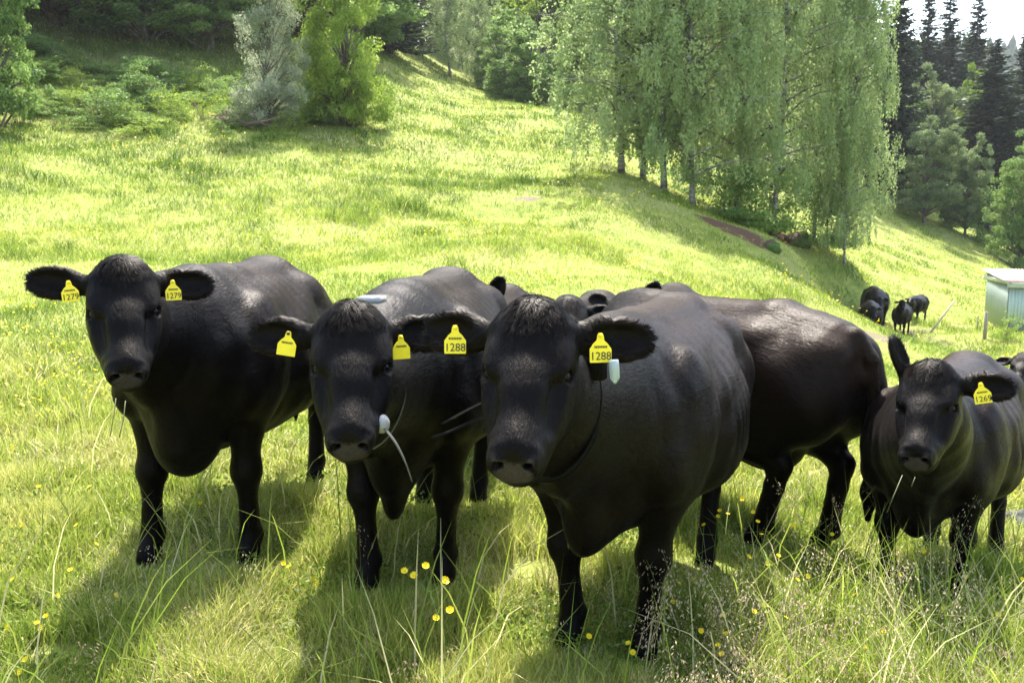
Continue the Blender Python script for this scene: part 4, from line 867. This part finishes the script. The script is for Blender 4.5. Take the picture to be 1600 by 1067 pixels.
def rock(name, px, py, w, h, label, col, cat='stone', seed=1, dd=None, moss=0):
    q = hit(px, py, 3, 60) if dd is None else np.array([(px - 800) / 1400 * dd, dd, T1((px - 800) / 1400 * dd, dd)]); m = q[1] / 1400
    v, f = sphere((0, 0, 0), 1, 28, 18); r = 1 + .5 * (vnoise(v[:, 0] * 2 + seed, v[:, 1] * 2 + v[:, 2] * 1.3, .7) - .5) + .25 * (vnoise(v[:, 2] * 2 + seed, v[:, 0] * 2, .35) - .5)
    v = v * r[:, None] * [w * m / 2, w * m / 2, h * m * .8]
    mt = NT(name + ' surface'); tc = mt.n('TexCoord').outputs['Object']; fz = mt.noise(tc, 3.5, 6, .65); c = mt.mix(mt.ramp(fz, [(.35, 0), (.65, 1)]), tuple(x * .5 for x in col), col)
    if moss: c = mt.mix(mt.ramp(mt.noise(tc, 2.1, 4), [(.45, 0), (.55, 1)]), c, (.06, .10, .02))
    return link(name, meshnp(name, v, f, [mt.done(mt.bsdf(c, .9, .2, mt.bump(fz, .9, .05)))], True), loc=(q[0], q[1], q[2] + h * m * .15), label=label, cat=cat)
rock('stone', 1590, 832, 62, 34, 'grey field stone at the right edge behind the far right cow', (.13, .13, .13), seed=3)
rock('stump', 1248, 382, 40, 20, 'mossy overturned stump below the birch clump', (.16, .11, .08), 'stump', 5, moss=1)
rock('stump', 1205, 392, 26, 16, 'small root lump left of the mossy stump', (.15, .10, .07), 'stump', 6, moss=1)
# dead branches on the bank
def deadwood(px, py, wpx, label, seed, n=26, col=(.20, .14, .11)):
    q = hit(px, py, 10, 60); rs = np.random.RandomState(seed); m = q[1] / 1400 * wpx; parts = []
    for k in range(n):
        a = rs.randn(3) * [.28, .2, .06] * m + [0, 0, .15]; d = nrm(rs.randn(3) * [1, .6, .35] + [.6, 0, .1]) * m * rs.uniform(.2, .6)
        parts.append(tube([a - d / 2, a + rs.randn(3) * .06, a + d / 2], [.022, .015, .005], 5))
    return link('brush_pile', meshnp('brush_pile', *merge(parts), [simple('dead twigs', col, .9, .1)], True), loc=tuple(q), label=label, cat='dead branches')
deadwood(372, 198, 95, 'tangle of reddish dead branches below the silvery willow', 2, 60); deadwood(30, 175, 70, 'grey fallen branch at the left edge of the bank', 3, 10, (.14, .12, .10))

# ---------------------------------------------------------------- grass
def blades(x, y, h, w, lean, tone, rs, seg=3):
    n = len(x); z = T(x, y); az = rs.rand(n) * 6.283; dx, dy = np.cos(az), np.sin(az); sx, sy = -dy, dx
    tw = rs.rand(n) * 6.283; sx, sy = np.cos(tw), np.sin(tw)
    ts = np.array([0, .38, .72, 1.]) if seg == 3 else np.array([0, .6, 1.]); ws = np.array([1, .9, .6, 0]) if seg == 3 else np.array([1, .8, 0])
    V = []
    for t, wf in zip(ts, ws):
        bend = lean * (t ** 1.9) * h; zz = z - .01 + h * t * np.sqrt(np.clip(1 - (lean * t * .75) ** 2, .05, 1)); cx, cy = x + dx * bend, y + dy * bend
        if wf > 0: V += [np.stack([cx - sx * w * wf, cy - sy * w * wf, zz], -1), np.stack([cx + sx * w * wf, cy + sy * w * wf, zz], -1)]
        else: V += [np.stack([cx, cy, zz], -1)]
    k = len(V); V = np.stack(V, 1).reshape(-1, 3); b = np.arange(n)[:, None] * k
    Q = [b + np.array([[2 * i, 2 * i + 1, 2 * i + 3, 2 * i + 2]]) for i in range((k - 1) // 2 - 1)]; Tt = b + np.array([[k - 3, k - 2, k - 1]])
    return V, Q + [Tt], np.repeat(tone, k, 0)

def grassmat():
    t = NT('grass blades'); a = t.n('Attribute', attribute_name='col').outputs['Color']
    b = t.bsdf(a, .5, .2); tl = t.n('BsdfTranslucent'); t.t.links.new(a, tl.inputs[0]); m = t.n('MixShader'); m.inputs[0].default_value = .5
    t.t.links.new(b, m.inputs[1]); t.t.links.new(tl.outputs[0], m.inputs[2]); return t.done(m.outputs[0])
M_GRASS = grassmat()
PAL = np.array([[.07, .13, .018], [.145, .215, .026], [.25, .32, .045], [.39, .40, .095], [.58, .52, .31]])
def gcol(u, rs):
    u = np.clip(u, 0, .999) * (len(PAL) - 1); i = u.astype(int); f = (u - i)[:, None]; c = PAL[i] * (1 - f) + PAL[np.minimum(i + 1, len(PAL) - 1)] * f
    return np.c_[c * (1 + .12 * rs.randn(len(u), 1)).clip(.6, 1.4), np.ones(len(u))]
def baremask(x, y):
    m = np.zeros(len(x))
    for bx, by, r in BARE: m = np.maximum(m, np.clip(1.5 - np.hypot(x - bx, y - by) / r + .5 * (vnoise(x, y, .12) - .5), 0, 1))
    return m
def tallness(x, y):
    """long grass in the right foreground, grazed short further off"""
    near = .7 * np.clip((4.6 - y) / 1.4, 0, 1); right = np.clip((x - .55 - .12 * (y - 3)) / .9, 0, 1)
    return near * right
def make_grass():
    rs = np.random.RandomState(12)
    def pts(n, d0, d1, fx=.74):
        y = np.exp(rs.uniform(math.log(d0), math.log(d1), n)); x = rs.uniform(-1, 1, n) * (fx * y + .6); return x, y
    P_ = []
    # near layer
    x, y = pts(430000, 1.75, 8.5); tl = tallness(x, y); cl = vnoise(x, y, .22); c2 = vnoise(x + 5, y, .9)
    fd = np.min(np.hypot(x[:, None] - FEET[None, :, 0], y[:, None] - FEET[None, :, 1]), 1); tread = np.clip(.30 + (fd - .10) * 2.2, .30, 1)
    keep = rs.rand(len(x)) > baremask(x, y); h = (.05 + .14 * cl ** 2 + .08 * c2 * rs.rand(len(x))) * (1 + 1.5 * tl * rs.rand(len(x))) * (.6 + .7 * rs.rand(len(x))) * tread
    u = .38 + .42 * vnoise(x + 20, y, .5) + .25 * (vnoise(x, y + 30, 1.7) - .5) + .16 * rs.randn(len(x)) + .10 * np.clip(-x / 2.5, -1, 1); dry = rs.rand(len(x)) < .08 + .24 * (vnoise(x + 40, y, .6) > .62); u = np.where(dry, .8 + .2 * rs.rand(len(x)), np.minimum(u, .78))
    lean = np.where(dry, .5 + .6 * rs.rand(len(x)), .12 + .6 * rs.rand(len(x)) ** 1.3); w_ = (.0017 + .0015 * rs.rand(len(x))) * np.clip(y / 4, 1, 3)
    k = keep; P_.append(blades(x[k], y[k], h[k], w_[k], lean[k], gcol(u[k], rs), rs))
    # low leafy layer (clover and herbs)
    x, y = pts(110000, 1.8, 7); kk = (vnoise(x + 11, y + 3, .35) > .45) & (rs.rand(len(x)) > baremask(x, y)); x, y = x[kk], y[kk]; c = np.stack([x, y, T(x, y) + .01 + .07 * rs.rand(len(x)) ** 1.3], -1)
    lv, lf, _ = leaves(c, .012 + .014 * rs.rand(len(c)), rs, 1.2, .75); P_.append((lv, [lf], np.repeat(gcol(.05 + .35 * rs.rand(len(c)), rs), 4, 0)))
    # tall loose blades, right foreground and scattered
    n = 9500; x, y = pts(n, 1.9, 6.2); kk = rs.rand(n) < np.clip(tallness(x, y) + .11, 0, 1); x, y = x[kk], y[kk]; m = len(x)
    P_.append(blades(x, y, .30 + .32 * rs.rand(m), .0022 + .0022 * rs.rand(m), .15 + .8 * rs.rand(m), gcol(np.where(rs.rand(m) < .22, .92, .30 + .35 * rs.rand(m)), rs), rs))
    # middle distance and far: fewer, coarser blades in tufts
    x, y = pts(540000, 7.5, 66, .72); cl = vnoise(x, y, .45); c2 = vnoise(x + 5, y, 1.6); c3 = vnoise(x + 50, y + 9, 5.)
    px = 800 + x / y * 1400; shade = 0
    kk = (rs.rand(len(x)) > baremask(x, y)) & (rs.rand(len(x)) < .35 + .9 * c2); x, y, cl, c2, c3 = x[kk], y[kk], cl[kk], c2[kk], c3[kk]; m = len(x)
    rough = np.clip((y - 17 - 12 * np.clip((x / y + .05) * 4, -.2, 1.5)) / 8, 0, 1) * (x / y < .1)
    h = (.03 + .08 * cl * c2 + .045 * rs.rand(m)) * (1 + .9 * rough + .8 * (c3 > .6) * c2); u = .50 + .30 * (c3 - .5) + .35 * (vnoise(x + 20, y, .8) - .5) - .40 * (cl - .5) - .25 * (c2 - .5) + .12 * rs.randn(m) - .15 * rough; u = np.where(rs.rand(m) < .05, .9, np.minimum(u, .85))
    tuft = vnoise(x + 3, y + 17, .7) > .74; h = h * np.where(tuft, 1.8, 1); u = u - .16 * tuft
    P_.append(blades(x, y, h, .0019 * np.clip(y / 5.5, 1, 12) * (.6 + .8 * rs.rand(m)), .3 + .8 * rs.rand(m), gcol(u, rs), rs, 2))
    V = np.concatenate([p[0] for p in P_]); off = 0; F = {}; 
    for v, fs, c in P_:
        for f in fs: F.setdefault(f.shape[1], []).append(f + off)
        off += len(v)
    me = meshnp('grass', V, [np.concatenate(F[k]) for k in F], [M_GRASS], attrs={'col': np.concatenate([p[2] for p in P_])})
    link('grass', me, kind='stuff', label='bright meadow grass covering the pasture', cat='grass')
make_grass()

# flowering grasses with drooping panicles
def panicles():
    rs = np.random.RandomState(31); parts = []; cols = []
    spots = []
    for px, py, b in [(1192, 690, 40), (1185, 705, 60), (1210, 745, 50), (1250, 730, 30), (1300, 770, 20), (1388, 738, -110), (1395, 760, -90), (1500, 800, -60), (1480, 815, -50), (1520, 830, -70), (1588, 705, -30), (1562, 730, -40), (1530, 770, -60), (1340, 815, 30),
                      (1235, 760, 30), (1075, 860, 60), (1160, 905, 60), (1265, 850, 40), (1100, 880, 50), (1140, 830, 60), (1290, 905, 40), (1460, 905, 30), (1520, 985, 40), (1330, 960, 40), (1180, 1010, 30), (1560, 1040, 20), (1220, 965, 40), (1050, 1040, 30), (1400, 860, -20),
                      (240, 850, 10), (300, 945, 30), (395, 880, -30), (380, 860, 40), (318, 1000, 40), (700, 1010, 20), (640, 1030, 10), (880, 840, 10), (130, 1000, 20), (50, 900, 20), (470, 1000, 20), (560, 820, 5), (90, 700, 10), (50, 640, 8), (30, 660, 10)]:
        spots.append((px, py, b))
    for _ in range(150):
        px = rs.uniform(0, 1600) if rs.rand() < .12 else rs.uniform(1010, 1600); py = rs.uniform(850, 1060); spots.append((px, py, rs.uniform(-50, 50)))
    for px, py, b in spots:
        hp = rs.uniform(120, 250) if px > 1000 else rs.uniform(70, 140)
        q = hit(px + b, min(py + hp, 1300), 1.7, 14) if py + hp < 1300 else hit(px + b, 1290, 1.5, 14)
        tip = P(px, py, q[1]); tip[2] = max(tip[2], q[2] + .15)
        L = tip - q; s = np.linspace(0, 1, 9)[:, None]; cur = q + L * np.c_[s[:, 0] ** 1.8, s[:, 0] ** 1.8, s[:, 0] ** .85]; r = np.interp(s[:, 0], [0, 1], [.0013, .0005])
        v, f = tube(cur, r, 4, False); parts.append((v, f)); straw = rs.rand() < .6; cols.append(np.tile([.26, .26, .09, 1] if straw else [.16, .24, .04, 1], (len(v), 1)))
        n = rs.randint(28, 60); u = rs.uniform(.62, 1.0, n); c = np.stack([np.interp(u, s[:, 0], cur[:, i]) for i in range(3)], -1); sp = (.012 + .035 * (1 - u) / .38)
        side = np.sign(L[0]) if abs(L[0]) > .03 else 0; of = rs.randn(n, 3) * sp[:, None]; of[:, 2] = -np.abs(of[:, 2]) * .8; c = c + of
        lv, lf, _ = leaves(c, .009 + .007 * rs.rand(n), rs, 0, .32, None, np.tile([0, 0, -1.], (n, 1)) + of * 20); parts.append((lv, [lf])); base = [.50, .42, .27] if rs.rand() < .6 else [.34, .24, .18]
        cols.append(np.c_[np.tile(base, (len(lv), 1)) * rs.uniform(.8, 1.2, (len(lv), 1)), np.ones(len(lv))])
    V, F = merge(parts); link('flowering_grass', meshnp('flowering_grass', V, F, [M_GRASS], attrs={'col': np.concatenate(cols)}), kind='stuff', label='tall grass stems with pale drooping seed heads', cat='grass')
panicles()

# buttercups
M_PETAL = leafmat('buttercup petal', (.80, .60, .01), (.85, .68, .03), .25, .5, .2); M_STEM = simple('flower stem', (.10, .17, .03), .6)
def flower_parts(c, r, nn, rs):
    up_ = nrm(nn); a = nrm(np.cross(up_, [.3, .2, .9])); b = np.cross(up_, a); V = []; F = []
    for k in range(5):
        t = k * 1.2566 + rs.rand() * .2; d = a * math.cos(t) + b * math.sin(t); s = np.cross(up_, d); o = len(V)
        for rr, ww, hh in ((.05, .12, 0), (.55, .52, .16), (.95, .42, .42)):
            V += [c + (d * rr - s * ww + up_ * hh) * r, c + (d * rr + s * ww + up_ * hh) * r]
        F += [[o, o + 1, o + 3, o + 2], [o + 2, o + 3, o + 5, o + 4]]
    cv, cf = sphere(c + up_ * r * .18, r * .26, 8, 5); return merge([(np.array(V), [np.array(F)]), (cv, cf)])
bf_r = np.random.RandomState(77); N_FL = 0
def buttercup(px, py, label, group, hp=None, r=.011):
    rs = bf_r; hp = hp or rs.uniform(55, 110); q = hit(px + rs.uniform(-12, 12), min(py + hp, 1280), 1.8, 20); top = P(px, py, q[1]); 
    if top[2] < q[2] + .05: top[2] = q[2] + .08
    root = link('buttercup', None, loc=tuple(q), label=label, cat='flower', group=group); t_ = top - q
    s = np.linspace(0, 1, 6); v, f = tube(np.c_[t_[0] * s ** 1.6, t_[1] * s ** 1.6, t_[2] * s], .0011, 5, False); link('stem', meshnp('stem', v, f, [M_STEM], True), root)
    v, f = flower_parts(t_, r, np.array([rs.randn() * .5, -.5 + rs.randn() * .4, .9]), rs); me = meshnp('petals', v, f, [M_PETAL], attrs={'tone': np.full(len(v), rs.rand())}); link('petals', me, root)
gr1 = 'buttercups in the long grass at lower right'; gr2 = 'buttercups in the short grass at lower left'; gr3 = 'buttercups at the feet of the nearest cow'
for px, py in [(1125, 798), (1137, 803), (1122, 807), (1177, 800), (1184, 815), (1035, 842), (1170, 870), (1192, 945), (1178, 955), (1130, 962), (1122, 1008), (1134, 990), (1128, 1022), (1228, 965), (1440, 822), (1422, 798), (1450, 830), (1444, 862), (1480, 875), (1508, 902), (1405, 897), (1587, 915), (1597, 905), (1520, 1028), (1240, 820), (1283, 790), (1100, 820), (1200, 880), (1216, 868), (1262, 900), (1335, 930), (1380, 985), (1560, 960), (1300, 835), (1065, 780), (1160, 780), (1190, 835), (1270, 762), (1245, 905), (1085, 905), (1350, 1010), (1095, 985), (1475, 950)]:
    buttercup(px, py, 'small yellow buttercup on a thin stem in the long grass at lower right', gr1)
for px, py in [(57, 973), (64, 981), (72, 962), (40, 1030), (300, 788), (312, 786), (20, 905), (110, 890), (150, 850), (35, 820), (90, 930), (12, 980), (180, 930), (230, 985), (30, 1050), (120, 820), (60, 760), (100, 690), (20, 700), (140, 760), (75, 640)]:
    buttercup(px, py, 'small yellow buttercup in the sunny short grass at lower left', gr2, bf_r.uniform(25, 50))
for px, py in [(920, 994), (982, 1005), (989, 1019), (1024, 938), (1027, 946), (1051, 940), (1040, 951), (1062, 912)]:
    buttercup(px, py, 'small yellow buttercup near the front hooves of the nearest cow', gr3, bf_r.uniform(35, 60))
for px, py in [(443, 880), (452, 885), (490, 905), (495, 912)]:
    buttercup(px, py, 'yellow buttercup in shade between the two cows at left', 'buttercups between the two left cows', 35)
def plant():
    q = hit(705, 1045, 2, 6); root = link('buttercup_plant', None, loc=tuple(q), label='branching buttercup plant with several yellow flowers before the second cow', cat='flower'); rs = np.random.RandomState(9); d = q[1]
    j1 = P(690, 985, d) - q; j2 = P(672, 925, d) - q; v, f = merge([tube([[0, 0, 0], j1 * .5 + [.01, 0, 0], j1, j2], [.0018, .0016, .0014, .0011], 6)]); link('stem', meshnp('stem', v, f, [M_STEM], True), root)
    for px, py, r in [(632, 892, .013), (647, 899, .014), (665, 884, .014), (695, 907, .016), (681, 965, .013), (703, 953, .015)]:
        t_ = P(px, py, d) - q; b = j1 if py > 940 else j2; v, f = tube([b, b * .5 + t_ * .5 + [0, 0, -.006], t_], .001, 5, False); link('stalk', meshnp('stalk', v, f, [M_STEM], True), root)
        v, f = flower_parts(t_, r, np.array([rs.randn() * .3, -.6, .8]), rs); link('flower', meshnp('flower', v, f, [M_PETAL], attrs={'tone': np.full(len(v), .5)}), root)
plant()
def specks():
    rs = np.random.RandomState(15); n = 9000; y = np.exp(rs.uniform(math.log(6), math.log(50), n)); x = rs.uniform(-.7, .7, n) * y; k = (vnoise(x, y, 1.8) > .66) ; x, y = x[k], y[k]
    k = rs.rand(len(x)) > baremask(x, y); x, y = x[k], y[k]; c = np.stack([x, y, T(x, y) + .08 + .14 * rs.rand(len(x))], -1); V, F, tn = leaves(c, .012 + .0016 * y, rs, 1.5, 1.0)
    link('distant_buttercups', meshnp('distant_buttercups', V, [F], [M_PETAL], attrs={'tone': tn}), kind='stuff', label='yellow specks of buttercups scattered over the sunny slope', cat='flowers')
specks()
# leafy plant at the shed
q = hit(1572, 532, 12, 40); tm, cm, H, W = PROTO['shrubL']; r_ = link('nettle_clump', None, loc=tuple(q), label='leafy green weeds against the front of the metal shed', cat='plant'); r_.scale = (.38, .38, .42); link('stems', tm, r_); link('foliage', cm, r_)

# ---------------------------------------------------------------- air
t = NT('valley haze'); pv = t.n('VolumePrincipled'); pv.inputs['Color'].default_value = (.90, .95, 1, 1); pv.inputs['Density'].default_value = .00022; pv.inputs['Anisotropy'].default_value = .35
t.t.links.new(pv.outputs[0], t.out.inputs['Volume'])
v, f = box((0, 150, 80), (1800, 1800, 300)); link('haze', meshnp('haze', v, f, [t.m]), kind='stuff', label='thin pale summer haze filling the valley air', cat='haze')
